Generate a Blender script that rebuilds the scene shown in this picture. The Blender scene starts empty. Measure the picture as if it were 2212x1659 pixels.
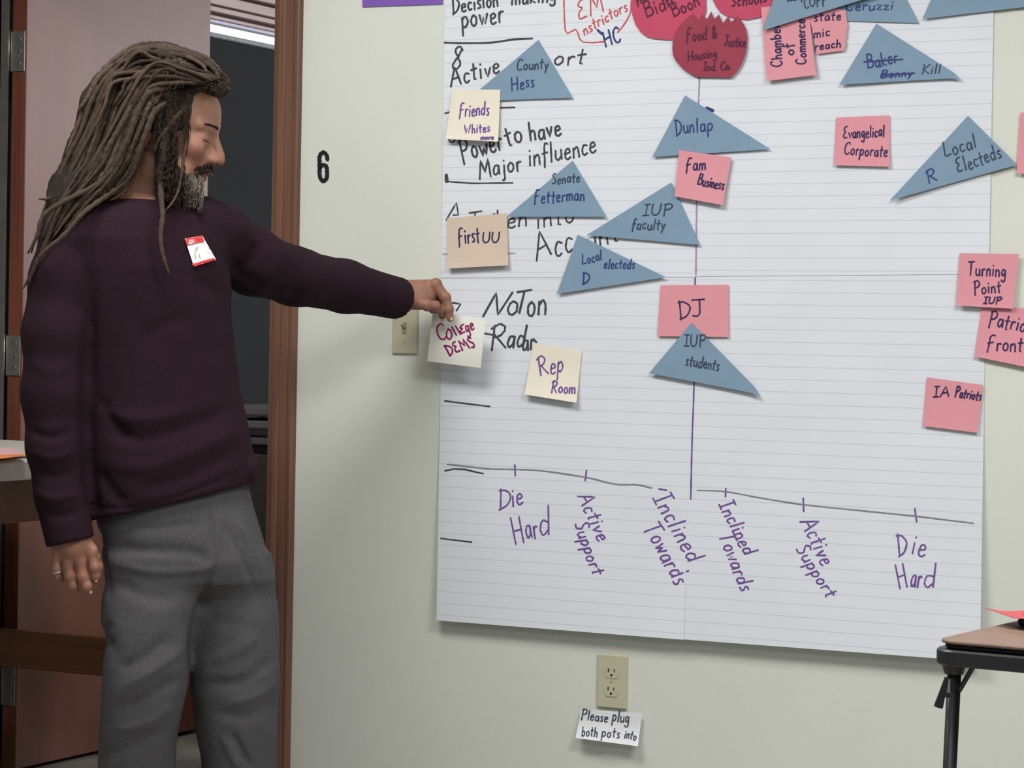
import bpy, math, random
import numpy as np
from mathutils import Vector, Matrix, noise
random.seed(7)
RNG = np.random.RandomState(7)
C = bpy.context.scene.collection
# ---------------------------------------------------------------- camera, world, lights, exposure
W, H, F = 2212.0, 1659.0, 5400.0
TH, PITCH, ROLL = math.radians(27.62), math.atan(91.5 / F), 0.019
CAM = Vector((0.0, -4.8, 1.10))
F0 = Vector((-math.sin(TH), math.cos(TH), 0)); R0 = Vector((math.cos(TH), math.sin(TH), 0)); U0 = Vector((0, 0, 1))
FW = F0 * math.cos(PITCH) - U0 * math.sin(PITCH)
U1 = U0 * math.cos(PITCH) + F0 * math.sin(PITCH)
UP = U1 * math.cos(ROLL) - R0 * math.sin(ROLL)
RT = R0 * math.cos(ROLL) + U1 * math.sin(ROLL)
cd = bpy.data.cameras.new('camera'); cam = bpy.data.objects.new('camera', cd); C.objects.link(cam)
cd.sensor_fit = 'HORIZONTAL'; cd.sensor_width = 36; cd.lens = 36 * F / W; cd.clip_start = 0.05
cam.matrix_world = Matrix(((RT.x, UP.x, -FW.x, CAM.x), (RT.y, UP.y, -FW.y, CAM.y), (RT.z, UP.z, -FW.z, CAM.z), (0, 0, 0, 1)))
sc = bpy.context.scene
sc.camera = cam
sc.view_settings.view_transform = 'Standard'; sc.view_settings.look = 'None'
sc.view_settings.exposure = 0.44; sc.view_settings.gamma = 1.0
try: sc.view_settings.use_curve_mapping = False
except Exception: pass
sc.cycles.max_bounces = 8
wd = bpy.data.worlds.new('world'); sc.world = wd; wd.use_nodes = True
wd.node_tree.nodes['Background'].inputs[0].default_value = (0.86, 0.92, 1.0, 1)
wd.node_tree.nodes['Background'].inputs[1].default_value = 0.17
def area(name, loc, target, sx, sy, power, col=(1, 1, 1)):
    l = bpy.data.lights.new(name, 'AREA'); l.shape = 'RECTANGLE'; l.size = sx; l.size_y = sy; l.energy = power; l.color = col
    o = bpy.data.objects.new(name, l); C.objects.link(o); o.location = loc
    o.rotation_euler = (Vector(target) - Vector(loc)).to_track_quat('-Z', 'Y').to_euler(); return o
area('ceiling_lamp_light', (-2.6, -1.45, 2.66), (-2.6, -1.45, 0), 1.2, 0.6, 33, (1.0, 0.985, 0.955))
area('ceiling_lamp_light', (-0.1, -1.9, 2.66), (-0.1, -1.9, 0), 1.2, 0.6, 56, (1.0, 0.985, 0.955))
area('ceiling_lamp_light', (-0.6, -4.0, 2.66), (-0.6, -4.0, 0), 1.2, 0.6, 22, (1.0, 0.985, 0.955))
area('back_room_daylight', (-1.3, 4.05, 2.0), (-1.3, 0, 1.9), 2.4, 1.2, 48, (1.0, 0.95, 0.97))

# ---------------------------------------------------------------- pixel <-> place
def ray(px, py): return FW + RT * ((px - W / 2) / F) - UP * ((py - H / 2) / F)
def at(px, py, depth): return CAM + ray(px, py) * depth
def onY(px, py, Y=0.0):
    r = ray(px, py); return CAM + r * ((Y - CAM.y) / r.y)
def onX(px, py, X):
    r = ray(px, py); return CAM + r * ((X - CAM.x) / r.x)
def onZ(px, py, Z):
    r = ray(px, py); return CAM + r * ((Z - CAM.z) / r.z)

# ---------------------------------------------------------------- materials
def lin(c):
    return tuple(((v / 255) / 12.92 if v / 255 <= 0.04045 else ((v / 255 + 0.055) / 1.055) ** 2.4) for v in c) + (1.0,)
MATS = {}
def mat(name, rgb, rough=0.7, var=0.06, scale=30, bump=0.0, bscale=200, spec=0.3, metal=0.0, stretch=None, attr=None, coat=0.0):
    if name in MATS: return MATS[name]
    m = bpy.data.materials.new(name); m.use_nodes = True; nt = m.node_tree; b = nt.nodes['Principled BSDF']
    b.inputs['Roughness'].default_value = rough; b.inputs['Metallic'].default_value = metal
    b.inputs['Specular IOR Level'].default_value = spec; b.inputs['Coat Weight'].default_value = coat
    tc = nt.nodes.new('ShaderNodeTexCoord'); src = tc.outputs['Object']
    if stretch:
        mp = nt.nodes.new('ShaderNodeMapping'); mp.inputs['Scale'].default_value = stretch; nt.links.new(src, mp.inputs[0]); src = mp.outputs[0]
    n = nt.nodes.new('ShaderNodeTexNoise'); n.inputs['Scale'].default_value = scale; n.inputs['Detail'].default_value = 5
    nt.links.new(src, n.inputs['Vector'])
    c = lin(rgb); mix = nt.nodes.new('ShaderNodeMix'); mix.data_type = 'RGBA'; mix.blend_type = 'MULTIPLY'
    mix.inputs[0].default_value = 1.0
    cr = nt.nodes.new('ShaderNodeValToRGB'); lo = 1 - var * 2; hi = 1 + var * 2
    cr.color_ramp.elements[0].position = 0.3; cr.color_ramp.elements[1].position = 0.7
    cr.color_ramp.elements[0].color = (lo, lo, lo, 1); cr.color_ramp.elements[1].color = (hi, hi, hi, 1)
    nt.links.new(n.outputs['Fac'], cr.inputs[0]); nt.links.new(cr.outputs[0], mix.inputs[7])
    if attr:
        a = nt.nodes.new('ShaderNodeAttribute'); a.attribute_name = attr; nt.links.new(a.outputs['Color'], mix.inputs[6])
    else: mix.inputs[6].default_value = c
    nt.links.new(mix.outputs[2], b.inputs['Base Color'])
    if bump > 0:
        n2 = nt.nodes.new('ShaderNodeTexNoise'); n2.inputs['Scale'].default_value = bscale; n2.inputs['Detail'].default_value = 4
        nt.links.new(src, n2.inputs['Vector'])
        bp = nt.nodes.new('ShaderNodeBump'); bp.inputs['Strength'].default_value = bump; bp.inputs['Distance'].default_value = 0.004
        nt.links.new(n2.outputs['Fac'], bp.inputs['Height']); nt.links.new(bp.outputs[0], b.inputs['Normal'])
    MATS[name] = m; return m
def emit(name, rgb, strength):
    m = bpy.data.materials.new(name); m.use_nodes = True; b = m.node_tree.nodes['Principled BSDF']
    b.inputs['Base Color'].default_value = lin(rgb); b.inputs['Emission Color'].default_value = lin(rgb); b.inputs['Emission Strength'].default_value = strength
    return m
def wood(name, rgb, rough=0.4, axis='Z', spec=0.4, coat=0.0):
    s = {'Z': (60, 60, 2.2), 'X': (2.2, 60, 60), 'Y': (60, 2.2, 60)}[axis]
    return mat(name, rgb, rough, 0.12, 1.0, 0.05, 1.0, spec, stretch=s, coat=coat)
def ruled(name):
    m = mat(name, (217, 221, 229), 0.85, 0.012, 6, 0.12, 9, 0.15); nt = m.node_tree; b = nt.nodes['Principled BSDF']
    prev = b.inputs['Base Color'].links[0].from_socket
    tc = nt.nodes.new('ShaderNodeTexCoord'); sx = nt.nodes.new('ShaderNodeSeparateXYZ'); nt.links.new(tc.outputs['Object'], sx.inputs[0])
    def mth(op, a, v):
        q = nt.nodes.new('ShaderNodeMath'); q.operation = op; nt.links.new(a, q.inputs[0]); q.inputs[1].default_value = v; return q.outputs[0]
    z = mth('DIVIDE', sx.outputs['Z'], 0.0254); z = mth('FRACT', z, 0); z = mth('SUBTRACT', z, 0.5); z = mth('ABSOLUTE', z, 0)
    z = mth('LESS_THAN', z, 0.042); z = mth('MULTIPLY', z, 0.38)
    mx = nt.nodes.new('ShaderNodeMix'); mx.data_type = 'RGBA'; nt.links.new(z, mx.inputs[0]); nt.links.new(prev, mx.inputs[6])
    mx.inputs[7].default_value = lin((170, 178, 186)); nt.links.new(mx.outputs[2], b.inputs['Base Color']); return m

# ---------------------------------------------------------------- object helpers
def mk(name, verts, faces, m, parent=None, loc=None, smooth=False, label=None, cat=None, group=None, kind=None, cols=None):
    v = np.asarray([tuple(p) for p in verts], dtype=float) if not isinstance(verts, np.ndarray) else verts
    if parent is not None: base = np.array(parent['_base'])
    elif loc is not None: base = np.array(tuple(loc))
    else: base = np.array([(v[:, 0].min() + v[:, 0].max()) / 2, (v[:, 1].min() + v[:, 1].max()) / 2, v[:, 2].min()])
    me = bpy.data.meshes.new(name)
    if isinstance(faces, np.ndarray): faces = faces.tolist()
    me.from_pydata((v - base).tolist(), [], faces); me.update()
    if cols is not None:
        a = me.color_attributes.new('tone', 'FLOAT_COLOR', 'POINT')
        a.data.foreach_set('color', np.hstack([cols, np.ones((len(cols), 1))]).astype(np.float32).ravel())
    me.materials.append(m)
    if smooth: me.polygons.foreach_set('use_smooth', [True] * len(me.polygons))
    o = bpy.data.objects.new(name, me); C.objects.link(o)
    o['_base'] = base.tolist()
    if parent is not None: o.parent = parent
    else: o.location = base.tolist()
    tag(o, label, cat, group, kind); return o
def tag(o, label=None, cat=None, group=None, kind=None):
    if label: o['label'] = label
    if cat: o['category'] = cat
    if group: o['group'] = group
    if kind: o['kind'] = kind
def thing(name, loc, label, cat, group=None, kind=None):
    o = bpy.data.objects.new(name, None); C.objects.link(o); o.location = loc; o['_base'] = list(loc); o.empty_display_size = 0.05
    tag(o, label, cat, group, kind); return o
class MB:
    def __init__(s): s.v = []; s.f = []
    def add(s, v, f):
        n = len(s.v); s.v += [tuple(p) for p in v]; s.f += [tuple(i + n for i in q) for q in f]; return s
    def box(s, lo, hi, bev=0.0):
        (a, b, c), (d, e, f) = lo, hi; g = min(bev, (d - a) / 2.2, (e - b) / 2.2, (f - c) / 2.2)
        if g <= 0:
            v = [(x, y, z) for x in (a, d) for y in (b, e) for z in (c, f)]
            return s.add(v, [(0, 1, 3, 2), (4, 6, 7, 5), (0, 4, 5, 1), (2, 3, 7, 6), (0, 2, 6, 4), (1, 5, 7, 3)])
        # chamfered box
        import itertools
        idx = {}; v = []
        for sx, sy, sz in itertools.product((0, 1), repeat=3):
            P = ((a, d)[sx], (b, e)[sy], (c, f)[sz]); S = (1 - 2 * sx, 1 - 2 * sy, 1 - 2 * sz)
            for ax in range(3):
                q = [P[k] + (S[k] * g if k != ax else 0) for k in range(3)]; idx[(sx, sy, sz, ax)] = len(v); v.append(q)
        fs = []
        for ax in range(3):
            o1, o2 = [k for k in range(3) if k != ax]
            for side in (0, 1):
                q = []
                for (u, w) in ((0, 0), (1, 0), (1, 1), (0, 1)):
                    k = [0, 0, 0]; k[ax] = side; k[o1] = u; k[o2] = w; q.append(idx[(*k, ax)])
                fs.append(tuple(q))
            for (u, w) in ((0, 0), (0, 1), (1, 0), (1, 1)):   # edges along ax
                q = []
                for e_ in (0, 1):
                    k = [0, 0, 0]; k[ax] = e_; k[o1] = u; k[o2] = w; q.append((idx[(*k, o1)], idx[(*k, o2)]))
                fs.append((q[0][0], q[0][1], q[1][1], q[1][0]))
        for sx, sy, sz in itertools.product((0, 1), repeat=3): fs.append(tuple(idx[(sx, sy, sz, k)] for k in range(3)))
        return s.add(v, fs)
    def tube(s, pts, r, n=10, cap=True):
        pts = [Vector(p) for p in pts]; rs = r if isinstance(r, (list, tuple, np.ndarray)) else [r] * len(pts)
        up = Vector((0.3, 0.2, 1)).normalized(); V = []; Fc = []
        for i, p in enumerate(pts):
            t = (pts[min(i + 1, len(pts) - 1)] - pts[max(i - 1, 0)])
            t = t.normalized() if t.length > 1e-9 else Vector((0, 0, 1))
            a = t.cross(up)
            if a.length < 1e-3: a = t.cross(Vector((1, 0, 0)))
            a.normalize(); b = t.cross(a).normalized()
            if i: # keep frame continuous
                a = (pa - t * pa.dot(t)).normalized(); b = t.cross(a)
            pa = a
            for k in range(n):
                w = 2 * math.pi * k / n; V.append(p + (a * math.cos(w) + b * math.sin(w)) * rs[i])
        for i in range(len(pts) - 1):
            for k in range(n): Fc.append((i * n + k, i * n + (k + 1) % n, (i + 1) * n + (k + 1) % n, (i + 1) * n + k))
        if cap: Fc.append(tuple(range(n - 1, -1, -1))); Fc.append(tuple((len(pts) - 1) * n + k for k in range(n)))
        return s.add(V, Fc)
    def build(s, name, m, parent=None, **kw): return mk(name, s.v, s.f, m, parent, **kw)
def spline(pts, n=8):
    P = np.array([tuple(p) for p in pts], float)
    if len(P) < 3: return [P[0] + (P[-1] - P[0]) * t for t in np.linspace(0, 1, n + 1)]
    Q = np.vstack([2 * P[0] - P[1], P, 2 * P[-1] - P[-2]]); out = []
    for i in range(len(P) - 1):
        p0, p1, p2, p3 = Q[i:i + 4]
        for t in np.linspace(0, 1, n, endpoint=False):
            out.append(0.5 * (2 * p1 + (p2 - p0) * t + (2 * p0 - 5 * p1 + 4 * p2 - p3) * t * t + (3 * p1 - p0 - 3 * p2 + p3) * t ** 3))
    out.append(P[-1]); return out
# ---------------------------------------------------------------- the setting
M_wall = mat('wall_paint', (211, 214, 206), 0.8, 0.012, 3, 0.06, 350, 0.2)
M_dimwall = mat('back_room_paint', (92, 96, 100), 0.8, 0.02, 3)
M_wood = wood('casing_wood', (110, 77, 62), 0.42)
M_floor = mat('floor_vinyl', (150, 148, 140), 0.5, 0.10, 5, 0.02, 80)
M_ceil = mat('ceiling_tile', (225, 225, 220), 0.9, 0.03, 40)
TW = 0.12
XR = onY(602, 400).x          # right edge of the doorway
HX = onY(19, 110, TW + 0.012).x   # hinge axis
XL = HX - 0.012               # left jamb face
ZT = 2.06
st = dict(kind='structure')
b = MB().box((XR, 0, 0), (3.6, TW, 2.7)); b.box((XL, 0, ZT), (XR, TW, 2.7)); b.box((-5.4, 0, 0), (XL, TW, 2.7)); b.build('wall_front', M_wall, label='cream painted wall holding the chart sheets', **st)
MB().box((-5.4, -6.0, -0.05), (3.6, 4.2, 0)).build('floor', M_floor, label='grey vinyl floor', **st)
MB().box((-5.4, -6.0, 2.7), (3.6, 4.2, 2.75)).build('ceiling', M_ceil, label='white ceiling', **st)
MB().box((-5.45, -6.0, 0), (-5.4, 0.0, 2.7)).build('wall_side', M_wall, label='cream side wall of the meeting room', **st)
# doorway jamb lining and casing
t = MB(); t.box((XL - 0.02, 0.0, 0), (XL, TW, ZT)); t.box((XL, 0.0, ZT - 0.02), (XR, TW, ZT)); t.box((XR - 0.018, 0.0, 0), (XR, TW, ZT))
jl = t.build('trim_1', M_wood, label='brown wooden lining of the doorway', **st)
MB().box((XL - 0.002, TW - 0.004, 0), (XL + 0.018, TW + 0.006, ZT - 0.02)).build('seal_strip', mat('grey_seal', (98, 96, 92), 0.6), jl)
def casing(name, x0, x1, flip, label):
    w = x1 - x0; prof = [(0, 0), (0, 0.011), (0.10, 0.014), (0.30, 0.0145), (0.36, 0.0125), (0.42, 0.0165), (0.72, 0.0175), (0.76, 0.014), (0.80, 0.017), (0.94, 0.0185), (1, 0.015), (1, 0)]
    V = []; n = len(prof)
    for z in (0, ZT + 0.05):
        for (u, d) in prof: V.append((x0 + (1 - u if flip else u) * w, -d, z))
    Fc = [(i, i + 1, n + i + 1, n + i) for i in range(n - 1)] + [tuple(range(n)), tuple(range(2 * n - 1, n - 1, -1))]
    return mk(name, V, Fc, M_wood, label=label, **st)
casing('trim_2', XR - 0.002, onY(649, 400).x, False, 'brown moulded door casing beside the number six')
casing('trim_3', XL - 0.058, XL - 0.004, True, 'brown moulded door casing on the hinge side')
b = MB().box((-5.4, -0.012, 0), (XL - 0.06, 0, 0.09)); b.build('baseboard_left', M_wood, **st)
b = MB().box((onY(649, 400).x, -0.012, 0), (3.6, 0, 0.09)); b.build('baseboard_right', M_wood, **st)
# open door leaf, swung away into the back room
DY0 = TW + 0.012; DX = HX + 0.012
M_door = mat('door_veneer', (122, 77, 60), 0.42, 0.06, 1.0, 0.04, 1.0, 0.7, stretch=(16, 16, 1.6))
M_dedge = wood('door_edge_wood', (112, 66, 48), 0.55, 'Z', 0.3)
DW = onX(454, 120, DX + 0.042).y - DY0
dr = MB().box((DX, DY0 + 0.0025, 0.012), (DX + 0.042, DY0 + DW, ZT - 0.025), 0.0015).build('door_1', M_door, label='open varnished brown door with a pinkish sheen', **st)
MB().box((DX, DY0, 0.012), (DX + 0.042, DY0 + 0.003, ZT - 0.025)).build('door_edge', M_dedge, dr, label='brown hinge edge of the door')
M_steel = mat('brushed_steel', (158, 158, 154), 0.42, 0.05, 60, 0, 1, 0.5, 0.75)
M_chrome = mat('bright_pin_steel', (230, 230, 226), 0.2, 0.02, 30, 0, 1, 0.5, 0.9)
for zc in (onY(19, 112, DY0).z, onY(17, 768, DY0).z, 0.22):
    h = MB().box((HX + 0.008, DY0 - 0.003, zc - 0.05), (DX + 0.040, DY0 + 0.001, zc + 0.05), 0.001)
    h.box((HX - 0.034, DY0 - 0.004, zc - 0.05), (HX - 0.004, DY0 - 0.001, zc + 0.05), 0.001)
    hi = h.build('hinge', M_steel, dr, label='steel butt hinge')
    p = MB(); p.tube([(HX + 0.001, DY0 - 0.006, zc - 0.054), (HX + 0.001, DY0 - 0.006, zc + 0.054)], 0.0058, 14)
    p.build('hinge_pin', M_chrome, hi, smooth=True)
    s = MB()
    for dz in (-0.03, 0.0, 0.03): s.tube([(DX + 0.024, DY0 - 0.0045, zc + dz), (DX + 0.024, DY0 - 0.002, zc + dz)], 0.004, 10)
    s.build('screw', M_chrome, hi)
# back room: side wall with the shaded window, far wall
WX = DX - 0.10
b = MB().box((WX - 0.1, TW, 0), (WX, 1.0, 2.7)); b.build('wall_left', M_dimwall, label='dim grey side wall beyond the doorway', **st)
pa = onX(455, 73, WX); pb = onX(600, 99, WX); pc = onX(455, 46, WX); ztop = (pc.z + onX(600, 73, WX).z) / 2; zsh = (pa.z + pb.z) / 2
WY0, WY1 = 1.02, 2.1
MB().box((WX - 0.1, 1.0, ztop + 0.13), (WX, 4.2, 2.7)).build('wall_upper', M_wall, label='pale wall above the shaded window', **st)
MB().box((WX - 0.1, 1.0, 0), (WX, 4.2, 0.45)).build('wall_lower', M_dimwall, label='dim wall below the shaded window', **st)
M_pinkwood = mat('glossy_window_wood', (190, 160, 158), 0.3, 0.08, 1.0, 0, 1, 0.6, stretch=(40, 2, 60))
hd = MB()
for k, (dz, dep) in enumerate(((0.0, 0.02), (0.018, 0.035), (0.04, 0.03), (0.075, 0.045), (0.10, 0.055))):
    z1 = (0.018, 0.04, 0.075, 0.10, 0.13)[k]; hd.box((WX - 0.02, WY0, ztop + dz), (WX + dep, WY1, ztop + z1 - 0.004), 0.003)
wn = hd.build('window_1', M_pinkwood, label='pinkish wooden window head above the bright gap', **st)
MB().box((WX - 0.06, WY0, 0.45), (WX - 0.05, WY1, ztop)).build('pane', emit('daylight_pane', (226, 232, 255), 1.0), wn, label='bright strip of daylight')
rs = MB().box((WX - 0.022, WY0, 0.5), (WX - 0.018, WY1, zsh)).build('roller_shade', mat('dark_shade_cloth', (46, 52, 56), 0.75, 0.04, 8, 0.05, 300), label='dark roller shade drawn down over the back room window', cat='window shade')
MB().box((WX - 0.026, WY0, zsh - 0.008), (WX - 0.012, WY1, zsh + 0.006), 0.003).build('hem_bar', mat('shade_bar', (196, 204, 214), 0.5), rs)
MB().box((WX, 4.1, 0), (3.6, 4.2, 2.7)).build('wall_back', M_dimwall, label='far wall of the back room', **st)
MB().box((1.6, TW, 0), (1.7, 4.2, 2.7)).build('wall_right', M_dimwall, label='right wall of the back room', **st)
# back room furniture seen through the gap: low cabinet, stacked trays, office chair
def q(px, py, Y): return onY(px, py, Y)
YC = 0.98
cx0, cx1 = -4.05, q(680, 960, YC).x; zc = q(565, 946, YC).z
cb = thing('side_cabinet', ((cx0 + cx1) / 2, YC + 0.2, 0), 'black low cabinet behind the doorway carrying grey trays', 'cabinet')
M_black = mat('black_laminate', (22, 23, 28), 0.5, 0.05, 20)
MB().box((cx0, YC, 0.05), (cx1, YC + 0.36, zc - 0.02), 0.004).build('body', M_black, cb)
MB().box((cx0 - 0.01, YC - 0.01, zc - 0.02), (cx1 + 0.01, YC + 0.37, zc), 0.004).build('top', mat('grey_laminate', (96, 98, 108), 0.5), cb)
MB().box((cx0 + 0.02, YC + 0.03, 0), (cx1 - 0.02, YC + 0.34, 0.05)).build('plinth', M_black, cb)
za, zb, zd = q(565, 930, YC).z, q(565, 910, YC).z, q(565, 880, YC).z
M_tray = mat('grey_plastic', (118, 120, 122), 0.55)
for k, (z0, z1, lab) in enumerate(((zc + 0.001, za, 'dark purple flat tray lowest in the back room stack'), (za + 0.001, zb, 'pale grey flat case in the middle of the back room stack'), (zb + 0.012, zd, 'grey equipment case on top of the back room stack'))):
    o = MB().box((cx0 + 0.05, YC + 0.02, z0), (cx1 - 0.06, YC + 0.30, z1), 0.006).build('equipment_case', M_tray if k else mat('purple_grey_plastic', (66, 58, 68), 0.6), label=lab, cat='case', group='stacked cases in the back room')
    if k == 2:
        for xx in (cx0 + 0.08, cx1 - 0.09):
            for yy in (YC + 0.05, YC + 0.27): MB().box((xx - 0.01, yy - 0.01, zb + 0.001), (xx + 0.01, yy + 0.01, zb + 0.0125)).build('foot', M_black, o)
YB = 0.40
bc = q(575, 1050, YB); ch = thing('office_chair', (bc.x, YB + 0.25, 0), 'dark office chair with rounded back beyond the doorway', 'chair')
M_cf = mat('charcoal_upholstery', (50, 44, 44), 0.9, 0.08, 60, 0.2, 400)
zt = q(560, 985, YB).z; V = []; Fc = []; nx, nz = 14, 14
for lay in (0, 1):
    for i in range(nx + 1):
        for j in range(nz + 1):
            u = i / nx * 2 - 1; w = j / nz; r = 0.21 * (1 - 0.25 * max(0, w - 0.4) ** 2 * 2) * math.sqrt(max(0.0, 1 - max(0, (w - 0.72) / 0.28) ** 2 * 0.75))
            V.append((bc.x + u * r, YB + 0.05 * u * u + lay * 0.05 - 0.04 * math.sin(w * 3) , zt - 0.46 + w * 0.46))
n1 = (nx + 1) * (nz + 1)
for i in range(nx):
    for j in range(nz):
        a = i * (nz + 1) + j; Fc += [(a, a + 1, a + nz + 2, a + nz + 1), (n1 + a, n1 + a + nz + 1, n1 + a + nz + 2, n1 + a + 1)]
rim = [i * (nz + 1) for i in range(nx + 1)] + [nx * (nz + 1) + j for j in range(1, nz + 1)] + [i * (nz + 1) + nz for i in range(nx - 1, -1, -1)] + [j for j in range(nz - 1, 0, -1)]
for k in range(len(rim)): a, b2 = rim[k], rim[(k + 1) % len(rim)]; Fc.append((a, b2, n1 + b2, n1 + a))
mk('backrest', V, Fc, M_cf, ch, smooth=True)
MB().box((bc.x - 0.23, YB + 0.06, 0.42), (bc.x + 0.23, YB + 0.5, 0.50), 0.03).build('seat', M_cf, ch)
MB().tube([(bc.x, YB + 0.28, 0.09), (bc.x, YB + 0.28, 0.43)], 0.028, 12).build('column', M_black, ch)
MB().tube([(bc.x, YB + 0.2, 0.42), (bc.x, YB + 0.06, 0.43), (bc.x, YB + 0.045, 0.6)], 0.018, 8).build('back_support', M_black, ch)
for k in range(5):
    a = k * 2 * math.pi / 5 + 0.3
    lg = MB().tube([(bc.x, YB + 0.28, 0.10), (bc.x + 0.27 * math.cos(a), YB + 0.28 + 0.27 * math.sin(a), 0.065)], [0.022, 0.014], 8).build('leg', M_black, ch)
    cxx, cyy = bc.x + 0.27 * math.cos(a), YB + 0.28 + 0.27 * math.sin(a)
    MB().tube([(cxx - 0.014, cyy, 0.027), (cxx + 0.014, cyy, 0.027)], 0.027, 14).build('caster', M_black, lg)

# ---------------------------------------------------------------- table with pale top at the left, pushed against the doorway
ZTB = 0.84
pcn = onZ(372, 963, ZTB); psd = onZ(6, 1001, ZTB)
tx1 = -3.225; ty1 = -0.03; tx0 = tx1 - 1.4; ty0 = ty1 - 1.25
tb = thing('work_table', (tx1 - 0.7, (ty0 + ty1) / 2, 0), 'tall wooden table with pale grey top standing behind the man', 'table')
M_tw = wood('dark_table_wood', (92, 54, 30), 0.5, 'X', 0.3)
MB().box((tx0, ty0, ZTB - 0.040), (tx1, ty1, ZTB), 0.004).build('tabletop', mat('grey_laminate_top', (204, 202, 194), 0.45, 0.03, 30), tb)
a0 = ZTB - 0.041
ap = MB().box((tx1 - 0.06, ty0 + 0.05, a0 - 0.088), (tx1 - 0.035, ty1 - 0.05, a0)); ap.build('apron', M_tw, tb)
ap = MB().box((tx0 + 0.04, ty1 - 0.075, a0 - 0.088), (tx1 - 0.04, ty1 - 0.05, a0)); ap.build('apron', M_tw, tb)
ap = MB().box((tx0 + 0.04, ty0 + 0.05, a0 - 0.088), (tx1 - 0.04, ty0 + 0.075, a0)); ap.build('apron', M_tw, tb)
for lx in (tx0 + 0.04, tx1 - 0.20):
    for ly in (ty0 + 0.04, ty1 - 0.10): MB().box((lx, ly, 0), (lx + 0.06, ly + 0.06, a0), 0.003).build('leg', M_tw, tb)
ys = ty1 - 0.08; zs0, zs1 = onY(150, 1452, ys).z, onY(150, 1371, ys).z
MB().box((tx0 + 0.1, ys - 0.012, zs0), (tx1 - 0.1, ys + 0.012, zs1), 0.002).build('stretcher', M_tw, tb)
def sheet_on(name, pts, z, m, lift, label, cat, group=None):
    P = [np.array(onZ(px, py, z)) for px, py in pts]; V = []; Fc = []; n = 8
    for i in range(n + 1):
        for j in range(n + 1):
            u, v = i / n, j / n; p = (P[0] * (1 - u) + P[1] * u) * (1 - v) + (P[3] * (1 - u) + P[2] * u) * v
            V.append((p[0], p[1], z + 0.0006 + lift(u, v)))
    for i in range(n):
        for j in range(n): a = i * (n + 1) + j; Fc.append((a, a + n + 1, a + n + 2, a + 1))
    k = len(V); V += [(x, y, z_ + 0.0004) for x, y, z_ in V]; Fc += [tuple(k + q_ for q_ in reversed(f)) for f in Fc]
    return mk(name, V, Fc, m, smooth=True, label=label, cat=cat, group=group)
M_or = mat('orange_paper', (232, 140, 84), 0.8, 0.02, 20); M_pk = mat('pink_sheet_paper', (226, 182, 186), 0.8, 0.02, 20)
sheet_on('paper_sheet', [(-60, 975), (30, 974), (62, 990), (-60, 996)], ZTB, M_pk, lambda u, v: 0.002 + 0.004 * u, 'pink paper sheet lying at the rear of the pale table', 'paper', 'coloured papers on the pale table')
sheet_on('paper_sheet', [(-60, 986), (40, 983), (66, 992), (-60, 1000)], ZTB + 0.008, M_or, lambda u, v: 0.001 + 0.006 * u * v, 'orange paper sheet on the pale table edge beside the man', 'paper', 'coloured papers on the pale table')

# ---------------------------------------------------------------- folding card table at the right
ZC = 0.71
A = onZ(2006, 1381, ZC); rot = math.radians(5)
ex = Vector((math.cos(rot), math.sin(rot), 0)) * -1 * -1; ey = Vector((-math.sin(rot), math.cos(rot), 0))
ex = Vector((math.cos(-rot), math.sin(-rot), 0)); ey = Vector((math.sin(rot), math.cos(rot), 0))
ct = thing('card_table', (A.x + 0.43, A.y + 0.40, 0), 'brown folding card table with black metal frame near the camera', 'table')
def slab(x0, y0, x1, y1, r, z0, z1, n=14):
    V = []; ring = []
    for (cx, cy, a0_) in ((x0 + r, y0 + r, 180), (x1 - r, y0 + r, 270), (x1 - r, y1 - r, 0), (x0 + r, y1 - r, 90)):
        for k in range(n + 1):
            w = math.radians(a0_ + 90 * k / n); ring.append((cx + r * math.cos(w), cy + r * math.sin(w)))
    m_ = len(ring); g = min(0.0025, (z1 - z0) / 3); cx, cy = (x0 + x1) / 2, (y0 + y1) / 2
    for z, ins in ((z0, g), (z0 + g, 0), (z1 - g, 0), (z1, g)):
        for (x, y) in ring:
            dx, dy = x - cx, y - cy; L = math.hypot(dx, dy); p = A + ex * (x - dx / L * ins) + ey * (y - dy / L * ins); V.append((p.x, p.y, z))
    Fc = []
    for l in range(3): Fc += [(l * m_ + k, l * m_ + (k + 1) % m_, (l + 1) * m_ + (k + 1) % m_, (l + 1) * m_ + k) for k in range(m_)]
    Fc += [tuple(range(m_ - 1, -1, -1)), tuple(3 * m_ + k for k in range(m_))]
    return V, Fc
SZ = 0.86
M_bt = mat('brown_vinyl_top', (126, 104, 92), 0.5, 0.05, 25, 0.1, 300); M_bm = mat('black_enamel', (38, 38, 42), 0.4, 0.05, 40, 0, 1, 0.5)
V, Fc = slab(0.006, 0.006, SZ - 0.006, SZ - 0.006, 0.03, ZC - 0.005, ZC); mk('tabletop', V, Fc, M_bt, ct)
V, Fc = slab(0.010, 0.010, SZ - 0.010, SZ - 0.010, 0.03, ZC - 0.012, ZC - 0.0055); mk('top_edge', V, Fc, mat('dark_edge', (24, 20, 22), 0.6), ct)
V, Fc = slab(0, 0, SZ, SZ, 0.035, ZC - 0.034, ZC - 0.0125); mk('frame', V, Fc, M_bm, ct)
def T(x, y, z): p = A + ex * x + ey * y; return (p.x, p.y, z)
def px2t(px, py, yt):   # point on the vertical plane through table-local y=yt
    r = ray(px, py); o_ = A + ey * yt; d = (o_ - CAM).dot(ey) / r.dot(ey); return CAM + r * d
l0 = px2t(2060, 1412, 0.03); l1 = px2t(2051, 1600, 0.03)
dirl = (l1 - l0); sl = (l0.z) / (l0.z - l1.z); foot = l0 + dirl * sl
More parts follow.
